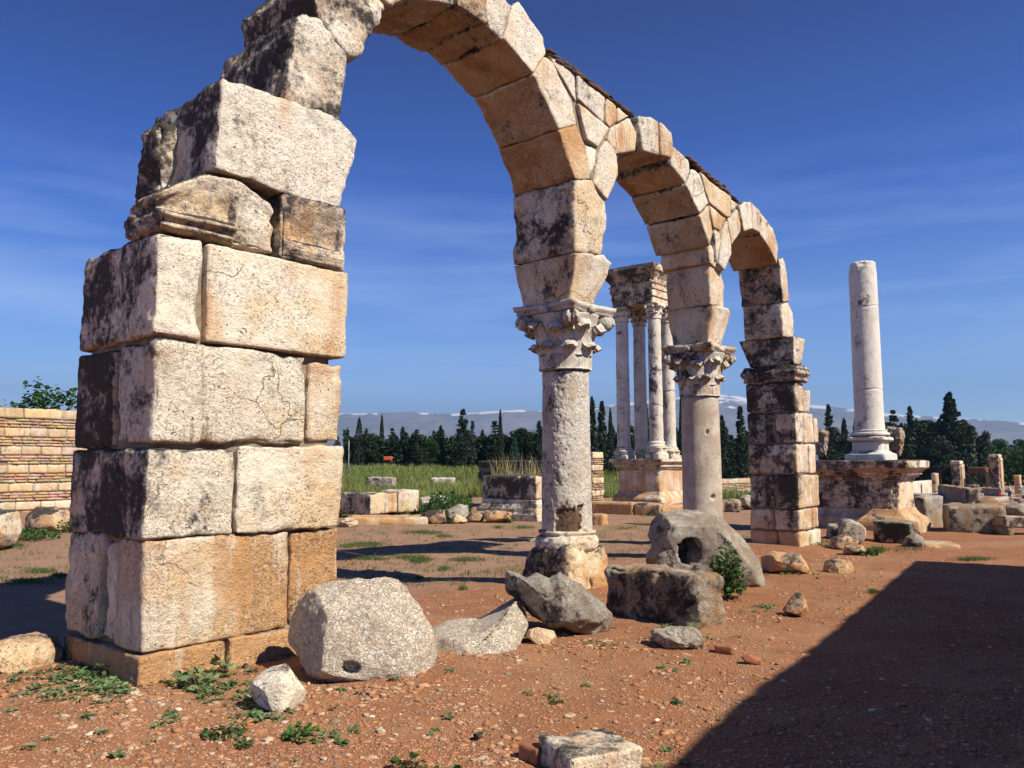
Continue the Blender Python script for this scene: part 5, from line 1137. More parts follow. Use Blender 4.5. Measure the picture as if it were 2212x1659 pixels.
# unseen ruined wall, added behind the photographer to throw the broad shadow on the red earth
bw = thing('shadow_wall', 'unseen long ruined stone wall, added behind the photographer to throw the broad shadow', 'wall', (6, -7.5, 0))
aw = np.array([-1.5, -8.55]); ae = np.array([12.62, -6.62]); Hh = 4.62; nb_ = 16; rs = np.random.RandomState(3); L = []
for k in range(nb_):
    p0 = aw+(ae-aw)*k/nb_; p1 = aw+(ae-aw)*((k+1)/nb_+(.004 if k < nb_-1 else 0)); hh_ = Hh+(rs.uniform(-.02, .02) if k < nb_-1 else 0)
    for c_ in range(5):
        z0_, z1_ = hh_*c_/5-.3*(c_ == 0)-.04*(c_ > 0), hh_*(c_+1)/5
        q0 = [np.array([*p0, z0_]), np.array([*p1, z0_]), np.array([*p1, z1_]), np.array([*p0, z1_])]; off = np.array([.15, -.8, 0])
        L.append(solid(quadf(*q0), quadf(*[a+off for a in q0]), res=.1, r=.015, amp=.012, seed=k*5+c_, chip=.03))
V, F = merge(L); rc(mk('stone_courses', V, F, M_STONE, bw), .45, .6, .5)
#@@SECTION plants
# ================================================================== PLANTS
LT = np.array([(0, 0, 0), (.33, -.5, .10), (.33, 0, .0), (.33, .5, .10), (.72, -.42, .04), (.72, 0, -.06), (.72, .42, .04), (1, 0, -.14)])
LF3 = np.array([(0, 1, 2), (0, 2, 3), (4, 7, 5), (5, 7, 6)]); LF4 = np.array([(1, 4, 5, 2), (2, 5, 6, 3)])
def leaves(P, yaw, pitch, L, Wd, roll=None):
    n = len(P); T = LT[None]*np.stack([L, Wd, L], 1)[:, None, :]
    x, y, z = T[..., 0], T[..., 1], T[..., 2]
    if roll is not None: c, s = np.cos(roll)[:, None], np.sin(roll)[:, None]; y, z = y*c-z*s, y*s+z*c
    c, s = np.cos(pitch)[:, None], np.sin(pitch)[:, None]; x, z = x*c-z*s, x*s+z*c
    c, s = np.cos(yaw)[:, None], np.sin(yaw)[:, None]; x, y = x*c-y*s, x*s+y*c
    V = (np.stack([x, y, z], -1)+P[:, None]).reshape(-1, 3); o = (np.arange(n)*8)[:, None, None]
    return V, [(LF3[None]+o).reshape(-1, 3), (LF4[None]+o).reshape(-1, 4)]
def cards(P, size, rs, up=0.):
    """small leaf-clump faces in random orientations"""
    n = len(P); a = rs.normal(size=(n, 3)); a[:, 2] += up; a /= np.linalg.norm(a, axis=1)[:, None]; b = rs.normal(size=(n, 3)); b -= (b*a).sum(1)[:, None]*a; b /= np.linalg.norm(b, axis=1)[:, None]
    s = (size*rs.uniform(.6, 1.4, n))[:, None] if np.isscalar(size) else (size*rs.uniform(.6, 1.4, n))[:, None]
    V = np.stack([P-a*s, P+b*s*.42-a*s*.1, P+a*s, P-b*s*.42+a*s*.1], 1).reshape(-1, 3)
    return V, (np.arange(n)[:, None]*4+np.arange(4)[None])
def blades(P, h, w, rs, lean=.35):
    n = len(P); a = rs.uniform(0, 2*math.pi, n); d = np.stack([np.cos(a), np.sin(a), 0*a], 1); l = (rs.normal(size=(n, 2))*lean); tip = P+np.stack([l[:, 0]*h, l[:, 1]*h, h*np.ones(n)], 1)
    mid = P+(tip-P)*.5+np.array([0, 0, .08])*h[:, None]
    V = np.stack([P-d*w[:, None], P+d*w[:, None], mid+d*w[:, None]*.7, mid-d*w[:, None]*.7, tip], 1).reshape(-1, 3); o = np.arange(n)[:, None]*5
    return V, [o+np.array([[0, 1, 2, 3]]), o+np.array([[3, 2, 4]])]
def tint_n(n, rs, lo_=.7, hi=1.3, k=8, warm=0.):
    t = rs.uniform(lo_, hi, n); w = rs.uniform(-.12, .12, n)+warm
    return np.repeat(np.stack([t*(1+w*1.6), t*(1+.2*w), t*(1-w)], 1), k, 0)
rs = np.random.RandomState(21)
# ---- weed rosettes
def rosettes(Pc, nl, L, rs, spread=1.):
    Pl, ya, pi_, Ls = [], [], [], []
    for P_, l in zip(Pc, L):
        k = rs.randint(nl[0], nl[1]); a = rs.uniform(0, 2*math.pi, k); r = rs.uniform(0, .8, k)*l*spread
        Pl.append(np.stack([P_[0]+r*np.cos(a), P_[1]+r*np.sin(a), P_[2]+rs.uniform(.004, .5, k)*l], 1)); ya.append(a+rs.normal(0, .4, k)); pi_.append(rs.uniform(-.1, .7, k)); Ls.append(l*rs.uniform(.5, 1.1, k))
    Pl, ya, pi_, Ls = map(np.concatenate, (Pl, ya, pi_, Ls))
    V, F = leaves(Pl, ya, pi_, Ls, Ls*rs.uniform(.55, .85, len(Ls)), rs.normal(0, .3, len(Ls))); return V, F, len(Ls)
pc, ll = [], []
def patch(cx, cy, wx, wy, n, l0, l1):
    for _ in range(n):
        P_ = G(cx+rs.normal()*wx, cy+rs.normal()*wy); P_[2] = float(ground_z(np.array([P_[0]]), np.array([P_[1]]))[0]); pc.append(P_); ll.append(rs.uniform(l0, l1))
for a in ((120, 1475, 48, 18, 60, .015, .045), (210, 1468, 42, 14, 75, .02, .05), (250, 1492, 30, 9, 40, .02, .045), (150, 1505, 60, 14, 45, .015, .035), (110, 1420, 30, 10, 24, .02, .05),
          (510, 1500, 55, 18, 45, .015, .045), (440, 1485, 36, 12, 34, .02, .05), (560, 1540, 30, 12, 22, .03, .05), (375, 1552, 14, 6, 10, .025, .05), (40, 1440, 20, 12, 14, .03, .05),
          (1450, 1370, 60, 8, 14, .03, .06), (1660, 1228, 30, 5, 40, .03, .06), (1730, 1240, 30, 5, 16, .03, .06), (1790, 1180, 20, 6, 18, .04, .07), (1650, 1310, 20, 6, 10, .03, .05)): patch(*a)
for _ in range(70): patch(rs.uniform(0, 1500), rs.uniform(1380, 1650), 3, 2, rs.randint(1, 4), .015, .04)
V, F, n = rosettes(pc, (7, 15), ll, rs)
o = mk('ground_weeds', V, F, M_WEED, None, tint=tint_n(n, rs, .6, 1.5, 8, .04)); tag(o, 'low blue-green weeds creeping over the red earth round the near pier', 'weeds', kind='stuff')
def clump(label, px, py, wpx, hpx, n, L, mat, seed, name='weed_plant', cat='plant', group=None, stems=True):
    r_ = np.random.RandomState(seed); B = G(px, py); t = tdep(B); w, h = wpx*t/F_PX, hpx*t/F_PX
    a = r_.uniform(0, 2*math.pi, n); rad = w*np.sqrt(r_.uniform(0, 1, n)); zz = h*r_.uniform(.1, 1, n)*(1-.5*(rad/w)**2)
    P_ = np.stack([B[0]+rad*np.cos(a), B[1]+rad*np.sin(a), B[2]+zz], 1)
    root = thing(name, label, cat, tuple(B), group); Ls = L*r_.uniform(.6, 1.2, n)
    V, F = leaves(P_, a+r_.normal(0, .8, n), r_.uniform(-.3, .9, n), Ls, Ls*r_.uniform(.6, .95, n), r_.normal(0, .5, n)); mk('foliage', V, F, mat, root, tint=tint_n(n, r_, .65, 1.4))
    if stems:
        L_ = [tube([B, B+(p-B)*.6+np.array([0, 0, h*.12]), p], .0025*max(1, h/.2), 4) for p in P_[:min(n, 22)]]; mk('stem', *merge(L_), M_BARK, root)
clump('broad-leaved grey-green plant against the orange plinth of the near pier', 487, 1447, 22, 30, 12, .11, M_WEED, 1)
clump('leafy grey-green plant left of the broad-leaved one, at the pier foot', 420, 1478, 42, 28, 46, .07, M_WEED, 2)
clump('round bright green clump on the gravel below the small pale rock', 650, 1590, 34, 22, 90, .035, M_LEAF, 3)
clump('wider bright green clump left of the round one on the gravel', 485, 1588, 42, 20, 110, .03, M_LEAF, 4)
clump('small dark green tuft between the two bright clumps', 528, 1612, 15, 12, 40, .025, M_LEAF, 5)
clump('tall thin-stemmed green weed in front of the shaded pier face', 220, 1462, 14, 52, 16, .035, M_LEAF, 6)
clump('scalloped green leaves rising from the bottom edge of the photo', 880, 1662, 34, 32, 20, .05, M_LEAF, 7)
clump('single large-leaved green plant at the bottom edge, right of the scalloped leaves', 962, 1672, 26, 26, 9, .06, M_LEAF, 8)
clump('small green tuft on bare red gravel in the middle foreground', 1200, 1520, 17, 8, 46, .022, M_LEAF, 9)
clump('small green plant touching the pale block at the bottom edge', 1316, 1656, 16, 16, 14, .035, M_LEAF, 10)
clump('dense green bush growing out of the arched grey fragment', 1572, 1292, 34, 118, 760, .055, M_LEAF, 11, name='bush', cat='bush')
clump('thin green shoot on top of the bush by the arched fragment', 1566, 1235, 8, 75, 30, .045, M_LEAF, 12, name='bush_shoot', cat='bush')
clump('green weed growing on the tan boulder at the left edge', 80, 1438, 14, 34, 30, .06, M_LEAF, 13)
clump('small green plant at the foot of the flat slab by the jagged stone', 1130, 1372, 8, 20, 12, .05, M_WEED, 14)
clump('grassy green tuft below the fallen pinkish drum', 1868, 1198, 26, 14, 260, .06, M_LEAF, 15)
clump('green weed at the right end of the rubble row', 1098, 1130, 16, 22, 90, .08, M_LEAF, 16)
clump('green weed before the middle of the rubble heap', 970, 1131, 12, 14, 50, .07, M_LEAF, 17)
clump('green plants on the step blocks at the monument foot', 1410, 1114, 24, 8, 90, .06, M_LEAF, 18)
clump('low bright green plants at the left rocks before the banded wall', 60, 1168, 60, 26, 420, .08, M_LEAF, 19)
clump('bright green bush at the left edge of the near pier, before the banded wall', 152, 1150, 26, 32, 260, .07, M_LEAF, 20, name='bush', cat='bush')
# ---- short grass in the court, in patches
P_ = []
for cx, cy, wx, wy, n in ((790, 1179, 34, 4, 1500), (750, 1183, 14, 3, 400), (905, 1150, 28, 2, 300), (925, 1153, 40, 3, 400), (960, 1160, 18, 2, 250), (905, 1211, 20, 4, 500), (885, 1205, 30, 3, 300), (1010, 1211, 36, 3, 400), (960, 1230, 12, 2, 150), (800, 1208, 40, 3, 350),
                          (905, 1250, 10, 2, 90), (1000, 1273, 8, 2, 60), (1130, 1140, 18, 2, 300), (1075, 1140, 10, 2, 150), (1350, 1142, 30, 3, 300), (1390, 1135, 25, 2, 260), (60, 1152, 60, 5, 1500), (20, 1180, 30, 4, 600), (90, 1235, 26, 2, 350), (130, 1245, 16, 3, 200), (60, 1258, 40, 4, 350),
                          (2105, 1210, 30, 2, 500), (2140, 1140, 25, 2, 200), (1885, 1282, 8, 2, 90), (1600, 1215, 20, 3, 200), (1760, 1172, 16, 4, 260), (1895, 1190, 14, 4, 500), (1960, 1188, 40, 4, 200), (1180, 1130, 14, 2, 200)):
    for _ in range(n):
        u_ = rs.normal(size=2); Q = G(cx+u_[0]*wx*.6, cy+u_[1]*wy*.7)
        P_.append([Q[0], Q[1], float(gh(Q[0], Q[1]))])
for _ in range(1800):
    Q = G(rs.uniform(-50, 1700), rs.uniform(1135, 1270))
    if Q[1] > 1.5:
        for k in range(5): P_.append([Q[0]+rs.normal()*.06, Q[1]+rs.normal()*.06, float(gh(Q[0], Q[1]))])
P_ = np.array(P_); n = len(P_); V, F = blades(P_, rs.uniform(.03, .075, n), np.full(n, .006), rs, .6)
o = mk('court_grass', V, F, M_GRASS, None, smooth=False, tint=tint_n(n, rs, .6, 1.1, 5, -.05)); tag(o, 'short green grass growing in thin patches on the trodden court', 'grass', kind='stuff')
# ---- tall meadow grass
n = 90000
a = rs.uniform(0, 1, n); pxx = 640+a*1120; tdp = 27*np.exp(rs.uniform(0, 1, n)**.8*math.log(92/27.))
P_ = np.array([C+ray(px, 1000.)*t for px, t in zip(pxx, tdp)])
keep = (pxx < 1010) | (tdp > 42)
keep &= (pxx > 620)
P_ = P_[keep]; td = tdp[keep]; n = len(P_); P_[:, 2] = gh(P_[:, 0], P_[:, 1])-.05
clumpn = perlin(P_*.35)+.5*perlin(P_*1.1)
hgt = (.50+.42*clumpn)*rs.uniform(.6, 1.2, n); hgt = np.clip(hgt, .12, 1.1)
V, F = blades(P_, hgt, .010+.00035*td, rs, .28)
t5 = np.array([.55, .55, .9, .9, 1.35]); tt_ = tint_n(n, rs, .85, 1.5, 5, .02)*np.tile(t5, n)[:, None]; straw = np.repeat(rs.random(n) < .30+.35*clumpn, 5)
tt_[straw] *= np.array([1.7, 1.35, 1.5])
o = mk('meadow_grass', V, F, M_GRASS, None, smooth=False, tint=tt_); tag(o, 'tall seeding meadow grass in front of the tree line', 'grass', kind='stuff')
# dry straw over the broad pedestal
n = 380; px_r = rs.uniform(1062, 1200, n); P_ = np.array([C+ray(px, 1000.)*(tm+2.6+rs.uniform(0, 1.2)) for px in px_r]); P_[:, 2] = zt2-.15
V, F = blades(P_, np.where(rs.random(n) < .25, rs.uniform(.5, 1.0, n), rs.uniform(.15, .35, n)), np.full(n, .010), rs, .15)
tt_ = tint_n(n, rs, .9, 1.5, 5)*np.array([2.3, 1.5, 2.2]); o = mk('dry_grass', V, F, M_GRASS, None, smooth=False, tint=tt_); tag(o, 'dry straw-coloured grass growing behind the broad pedestal', 'grass', kind='stuff')
# ruined blocks lost in the meadow grass
wbk = lambda lb, near, left, top, sd_, c_: gbox('stone_block', lb, 'stone block', near, left, .8, top, M_GREY, c_, seed=sd_, res=.12, r=.06, amp=.05)
wbk('grey stone block half hidden in the tall grass, left one', (850, 1058), (792, 1056), 1031, 301, (.52, .5, .5))
wbk('pale stone block half hidden in the tall grass, right one', (982, 1052), (930, 1050), 1032, 302, (.42, .5, .7))
# leafy green growth at the foot of the meadow
n = 5200; px_r = 880+rs.normal(size=n)*70; px_r = np.clip(px_r, 735, 1015); tq = rs.uniform(25.2, 29, n)+3.2*(px_r < 908); P_ = np.array([C+ray(px, 1000.)*t for px, t in zip(px_r, tq)])
P_[:, 2] = gh(P_[:, 0], P_[:, 1])+rs.uniform(0, 1, n)*(.35+.4*np.clip(perlin(P_*.8), 0, 1)+.25*(px_r > 930)); V, F = leaves(P_, rs.uniform(0, 6.3, n), rs.uniform(-.3, 1.2, n), rs.uniform(.08, .18, n), rs.uniform(.05, .09, n))
o = mk('green_undergrowth', V, F, M_LEAF, None, tint=tint_n(n, rs, .7, 1.3)); tag(o, 'bright green leafy growth between the rubble heap and the meadow grass', 'undergrowth', kind='stuff')

# ================================================================== GRAVEL
def gravel(n, sub, smin, smax, yr, seed, pw=2.5, cl=None):
    r_ = np.random.RandomState(seed); D, F = ico(sub); px = r_.uniform(-120, 2330, n); py = 0 if cl else yr[0]+(yr[1]-yr[0])*r_.uniform(0, 1, n)**.9
    if cl: q_ = np.array(cl)[r_.randint(0, len(cl), n)]; px = q_[:, 0]+r_.normal(size=n)*q_[:, 2]; py = q_[:, 1]+r_.normal(size=n)*q_[:, 3]
    Ps = []
    for a, b_ in zip(px, py):
        v = ray(a, b_); Ps.append(C+v*((0-C[2])/v[2]))
    Ps = np.array(Ps); Ps = Ps[(Ps[:, 1] < 1.4)]; n = len(Ps)
    k = perlin(Ps*np.array([.8, .8, 0])+4)+.5*perlin(Ps*np.array([3., 3., 0])); Ps = Ps[k > r_.uniform(-1.1, .35, n)]; n = len(Ps)
    Ps[:, 2] = ground_z(Ps[:, 0], Ps[:, 1]); td = (Ps-C)@_d
    s = (smin+(smax-smin)*r_.uniform(0, 1, n)**pw)
    A = np.stack([s*r_.uniform(.7, 1.5, n), s*r_.uniform(.6, 1.1, n), s*r_.uniform(.22, .55, n)], 1)
    L = D[None]*(1+r_.uniform(-.34, .30, (n, len(D), 1)))*A[:, None]; an = r_.uniform(0, 6.3, n); c_, s_ = np.cos(an)[:, None], np.sin(an)[:, None]
    X = np.stack([L[..., 0]*c_-L[..., 1]*s_, L[..., 0]*s_+L[..., 1]*c_, L[..., 2]], -1)+Ps[:, None]+np.array([0, 0, .15])*A[:, None, 2:]
    pal = np.array([(.48, .22, .11), (.40, .18, .10), (.54, .34, .22), (.60, .47, .34), (.30, .24, .20), (.50, .27, .15), (.72, .62, .52)]); ci = r_.choice(7, n, p=[.27, .22, .19, .09, .09, .12, .02])
    T = np.repeat(pal[ci]*r_.uniform(.75, 1.15, (n, 1)), len(D), 0)
    Fa = (F[None]+(np.arange(n)*len(D))[:, None, None]).reshape(-1, 3); return X.reshape(-1, 3), Fa, T
mg, t_, b_ = newmat('gravel'); q__ = N(t_); at_ = q__.n('ShaderNodeAttribute'); at_.attribute_name = 'tint'; cc_ = q__.mix(q__.mr(q__.noise(q__.coord(False), 60, 5, .7), .3, .7, 0, .45), at_.outputs['Color'], (.30, .17, .10)); q__.l(cc_, b_.inputs['Base Color'])
A_ = gravel(60000, 1, .003, .013, (1285, 1760), 1, 1.6); B_ = gravel(6500, 2, .008, .030, (1290, 1760), 2, 3.5); C_ = gravel(4000, 1, .012, .03, (1190, 1330), 3)
D_ = gravel(2600, 2, .007, .034, None, 4, 2.2, [(600, 1530, 90, 18), (300, 1508, 80, 12), (160, 1490, 80, 14), (1420, 1388, 90, 8), (1000, 1412, 70, 9), (1250, 1388, 60, 8), (760, 1500, 90, 10), (1800, 1196, 80, 6), (1690, 1212, 60, 6), (1180, 1600, 200, 30), (420, 1560, 120, 20)])
V, F = merge([(x_[0], x_[1]) for x_ in (A_, B_, C_, D_)])
o = mk('gravel', V, F, mg, None, smooth=False, tint=np.concatenate([A_[2], B_[2], C_[2], D_[2]])); tag(o, 'loose gravel and stone chips strewn over the red earth', 'gravel', kind='stuff')
chips = [((1037, 1590), 26, 'brown lump of stone on the gravel left of the pale bottom block', (.45, .7, .3)), ((530, 1440), 20, 'dark small stone behind the small pale rock', (.55, .5, .4)), ((385, 1535), 18, 'flat grey pebble-like slab on the gravel below the pier corner', (.3, .4, .6)),
         ((290, 1500), 20, 'white stone chip at the corner foot of the near pier', (.2, .3, 1.)), ((260, 1484), 12, 'second smaller white chip left of the pier corner', (.2, .3, 1.)), ((1480, 1508), 14, 'small reddish stone at the middle right of the gravel', (.3, .9, .3)),
         ((1555, 1555), 18, 'thin brown tile sherd near the shadow edge', (.3, .95, .2)), ((1685, 1342), 9, 'tiny dark stone right below the pointed stone', (.5, .8, .3)), ((825, 1582), 22, 'rounded tan stone on the gravel below the large boulder', (.35, .7, .4)),
         ((1420, 1558), 16, 'flat pale stone chip in the central gravel', (.25, .5, .7)), ((60, 1395), 1, '', None), ((700, 1640), 16, 'tan stone chip near the bottom edge, left of centre', (.3, .6, .6)), ((1110, 1640), 10, 'small pink chip left of the brick lump', (.2, .9, .4))]
for k, (p_, w, lb, cc) in enumerate(chips):
    if not lb: continue
    B = G(*p_); s = w*tdep(B)/F_PX*.5; V, F = rock(B[0], B[1], B[2]+s*.25, s, s*.7, s*.42, rz=k, seed=700+k, sub=4, amp=.1*s, f=2/s, planes=12); o = mk('stone_chip', V, F, M_STONE, None, origin=tuple(B)); rc(o, *cc); tag(o, lb, 'stone')

# ================================================================== TREES
def conifer_pts(h, w, rs, n, style):
    P_, S_ = [], []
    if style == 'spruce':
        nb = int(120+h*6)
        for k in range(nb):
            f = rs.uniform(.02, 1)**.85; z = h*(.06+.94*f); L = w*((1-f)**.75)*rs.uniform(.55, 1.15)+.12; a = rs.uniform(0, 6.3)
            m = max(5, int(n/nb)); s = rs.uniform(.1, 1, m)**.8; dz = -.12*L*s+.10*L*s**2*3*rs.uniform(-.3, 1)
            lat = rs.normal(size=m)*.22*L*(1.1-s)
            P_.append(np.stack([np.cos(a)*L*s-np.sin(a)*lat, np.sin(a)*L*s+np.cos(a)*lat, z+dz+rs.normal(size=m)*.07], 1)); 
    elif style == 'cypress':
        f = rs.uniform(0, 1, n); r = w*np.minimum(1, (f+.04)*5)**.6*(1-f)**.62*1.15*rs.uniform(.55, 1.05, n); a = rs.uniform(0, 6.3, n)
        P_.append(np.stack([r*np.cos(a), r*np.sin(a), h*f], 1))
    elif style == 'cedar':
        for k in range(16):
            f = (k+rs.uniform(0, .6))/16; z = h*(.12+.88*f); Rr = w*(1-f)**.6*rs.uniform(.7, 1.15)
            for b in range(5):
                a = rs.uniform(0, 6.3); m = max(4, int(n/80)); s = rs.uniform(0, 1, m)**.6; lat = rs.normal(size=m)*.22*Rr*s
                P_.append(np.stack([np.cos(a)*Rr*s-np.sin(a)*lat, np.sin(a)*Rr*s+np.cos(a)*lat, z+rs.normal(size=m)*.05*h/8-.05*Rr*s], 1))
    else:                                                # round crowns built of many lobes
        nl = 26
        for k in range(nl):
            a = rs.uniform(0, 6.3); f = rs.uniform(0, 1)**.8; rr2 = w*.72*math.sqrt(rs.uniform(0, 1))*(1 if style != 'round' else math.sqrt(max(.1, 1-(2*f-1)**2)))
            zc = h*((.28+.6*f) if style != 'umbrella' else (.55+.33*f)); c_ = np.array([rr2*math.cos(a), rr2*math.sin(a), zc]); R2 = w*rs.uniform(.22, .38)
            d = rs.normal(size=(max(6, n//nl), 3)); d /= np.linalg.norm(d, axis=1)[:, None]; P_.append(c_+d*R2*rs.uniform(.6, 1.08, (len(d), 1))*np.array([1, 1, .75]))
    return np.concatenate(P_)
def tree(label, px, top, hw, style, t, seed, mat=None, n=2400, group=None, name=None, leaf=None, tint=(1, 1, 1), tr=.03, base_h=None):
    rs_ = np.random.RandomState(seed); B = C+ray(px, 1000.)*t; B[2] = float(gh(B[0], B[1])); h = DP(px, top, t)[2]-B[2]; w = hw*t/F_PX
    names = {'spruce': 'conifer_tree', 'cypress': 'cypress_tree', 'cedar': 'cedar_tree', 'round': 'leafy_tree', 'umbrella': 'stone_pine'}
    root = thing(name or names[style], label, 'tree', tuple(B), group)
    P_ = conifer_pts(h, w, rs_, n, style); sz = leaf or {'spruce': .15, 'cypress': .13, 'cedar': .16, 'round': .17, 'umbrella': .17}[style]*h/8
    V, F = cards(P_+B, sz, rs_, up={'spruce': .1, 'cypress': 1.5}.get(style, 0)); m_ = len(P_)
    mk('crown', V, F, mat or M_CONIF, root, smooth=False, tint=tint_n(m_, rs_, .6, 1.5, 4)*np.array(tint))
    L_ = [tube([B-[0, 0, .3], B+[.03*h*rs_.normal()*.3, 0, h*.5], B+[0, 0, h*.96]], np.array([tr*h*.6, tr*h*.35, .015]), 7)]
    for k in range(10):
        f = rs_.uniform(.2, .8); a = rs_.uniform(0, 6.3); L2 = w*(1-f)*.8+.1*w; L_.append(tube([B+[0, 0, h*f*.9], B+[L2*math.cos(a), L2*math.sin(a), h*f*.9+.25*L2]], np.array([tr*h*.18, .01]), 5))
    mk('trunk', *merge(L_), M_BARK, root)
GRN = M_LEAF
TR = [
 ('low rounded dark tree between the thin cypress spire and the open-tiered cedar', 882, 938, 20, 'round', 93, None), ('low rounded dark tree left of the tallest spruce', 972, 940, 20, 'round', 93, None),
 ('low dark tree right of the greyish bare conifer', 1036, 942, 18, 'round', 93, None), ('low dark tree between the stone pine and the nearer column', 1150, 936, 20, 'round', 93, None), ('low dark rounded tree right of the layered cedar', 852, 940, 18, 'round', 94, None),
 ('low dark rounded tree left of the thin cypress near the first column', 1094, 934, 20, 'round', 93, None), ('dark bushy tree right of the nearer column, low in the tree line', 1338, 925, 20, 'round', 88, None), ('dark bushy tree just left of the far pier', 1610, 930, 16, 'round', 88, None),
 ('dark conifer half hidden by the right edge of the near pier', 728, 945, 14, 'spruce', 88, None), ('broad dark tree at the left end of the tree line', 764, 936, 17, 'round', 92, None),
 ('narrow pointed cypress, first spire from the left', 775, 902, 13, 'cypress', 90, None), ('wide low dark rounded tree between the first two cypress spires', 802, 934, 28, 'round', 91, None),
 ('very thin cypress spire, second from the left', 824, 896, 7, 'cypress', 95, None), ('layered cedar right of the very thin cypress spire', 846, 922, 16, 'cedar', 92, None),
 ('slim ragged conifer right of the layered cedar', 869, 923, 12, 'spruce', 92, None), ('cedar with open tiers in the middle of the tree line', 902, 927, 22, 'cedar', 90, None),
 ('brighter green leafy tree right of the open-tiered cedar', 931, 943, 18, 'round', 86, 'g'), ('pointed spruce right of the brighter leafy tree', 953, 919, 15, 'spruce', 90, None),
 ('tallest dark spruce of the left tree line', 1000, 882, 24, 'spruce', 88, None), ('thin greyish bare conifer beside the tallest spruce', 1021, 910, 9, 'spruce', 90, 'grey'),
 ('small conifer right of the greyish bare one', 1042, 930, 10, 'spruce', 92, None), ('broad dark tree behind the thin cypress near the first column', 1069, 905, 24, 'cedar', 90, None),
 ('thin dark cypress spire left of the stone pine', 1081, 885, 7, 'cypress', 86, None), ('wide-crowned stone pine left of the nearer column', 1127, 918, 32, 'umbrella', 90, None),
 ('small blue-green spruce under the stone pine', 1112, 946, 14, 'spruce', 82, 'b'), ('conifer just left of the nearer column shaft', 1165, 911, 17, 'spruce', 88, None),
 ('dark narrow conifer just right of the nearer column shaft', 1281, 858, 10, 'spruce', 80, None), ('wide spruce between the nearer column and the monument', 1302, 868, 20, 'spruce', 82, None),
 ('dark cypress touching the first monument column', 1320, 882, 8, 'cypress', 84, None), ('dark broad tree seen between the first two monument columns', 1360, 905, 20, 'round', 86, None),
 ('cypress spire seen between the second and third monument columns', 1399, 871, 8, 'cypress', 80, None), ('cypress spire left of the second arcade column', 1474, 860, 8, 'cypress', 80, None), ('dark broad tree behind the last monument column', 1452, 900, 18, 'round', 88, None),
 ('tall dark spruce just right of the second arcade column', 1562, 900, 19, 'spruce', 84, None), ('lower dark conifer between two taller spruces', 1582, 938, 16, 'cedar', 84, None), ('ragged tall spruce left of the far pier', 1602, 877, 14, 'spruce', 84, None),
 ('spruce with drooping tip just right of the far pier', 1794, 874, 20, 'spruce', 122, None), ('slender conifer left of the lone column', 1827, 905, 15, 'spruce', 124, None), ('conifer partly hidden by the lone column foot', 1852, 905, 14, 'spruce', 126, None),
 ('dark tree just right of the lone column', 1934, 882, 26, 'cedar', 120, None), ('pointed dark spruce third right of the lone column', 1971, 878, 19, 'spruce', 120, None), ('dark rounded tree left of the biggest spruce', 2007, 894, 34, 'round', 122, None),
 ('biggest dark spruce at the right, taller than all its neighbours', 2058, 848, 46, 'spruce', 118, None), ('green leafy tree right of the biggest spruce', 2118, 958, 28, 'round', 136, 'g'),
 ('green leafy tree second from the right edge', 2163, 943, 30, 'round', 138, 'g'), ('green leafy tree at the right edge', 2206, 943, 30, 'round', 138, 'g'), ('dark low tree between the lone column and the biggest spruce', 1960, 940, 36, 'round', 124, None), ('dark low tree under the biggest spruce, left side', 2030, 935, 30, 'round', 116, None),
]
for k, (lb, px, top, hw, st, t, v) in enumerate(TR):
    mt_ = GRN if v == 'g' else M_CONIF; ti = {'g': (.55, .62, .6), 'grey': (2.6, 1.9, 2.2), 'b': (1.6, 2.1, 2.6)}.get(v, (1, 1, 1))
    big = 1.35+(hw > 25)*1.1+(hw > 40)*1.6; hw = hw*1.12
    tree(lb, px, top, hw, st, t, 900+k, mat=mt_, n=int((1100 if v == 'grey' else 2600 if st != 'cypress' else 1500)*big), tint=ti)
# dark thicket closing the foot of the tree line
def thicket(name, label, pa, pb_, top, t0, n, mat, seed, tint=(1, 1, 1), sz=.2):
    r_ = np.random.RandomState(seed); px = r_.uniform(pa, pb_, n); t = r_.uniform(t0, t0+6, n); P_ = np.array([C+ray(a, 1000.)*b for a, b in zip(px, t)]); zb = gh(P_[:, 0], P_[:, 1])
    zt = np.array([DP(a, top, t0+3)[2] for a in (pa, pb_)]).mean()+1.6*perlin(np.stack([px*.045, 0*px, 0*px+seed], 1))+.8*perlin(np.stack([px*.15, 0*px, 0*px+seed], 1))
    P_[:, 2] = zb+(zt-zb)*r_.uniform(0, 1, n)**.75; V, F = cards(P_, sz, r_); o = mk(name, V, F, mat, None, smooth=False, tint=tint_n(n, r_, .5, 1.4, 4)*np.array(tint)); tag(o, label, 'thicket', kind='stuff')
thicket('dark_thicket', 'dark mass of undergrowth closing the foot of the left tree line', 742, 1215, 943, 90, 26000, M_CONIF, 1, sz=.24)
thicket('dark_thicket', 'dark undergrowth behind the four-column monument', 1250, 1640, 938, 88, 14000, M_CONIF, 2, sz=.24)
thicket('dark_thicket', 'dark undergrowth behind the platform and lone column', 1770, 2140, 938, 122, 26000, M_CONIF, 3, sz=.36)
thicket('dark_thicket', 'tall dark tree mass round the biggest spruce at the right', 1915, 2108, 918, 118, 26000, M_CONIF, 7, sz=.36)
thicket('green_thicket', 'green leafy mass along the right edge behind the ruins', 2080, 2330, 972, 128, 9000, M_LEAF, 4, (.55, .62, .6), sz=.34)
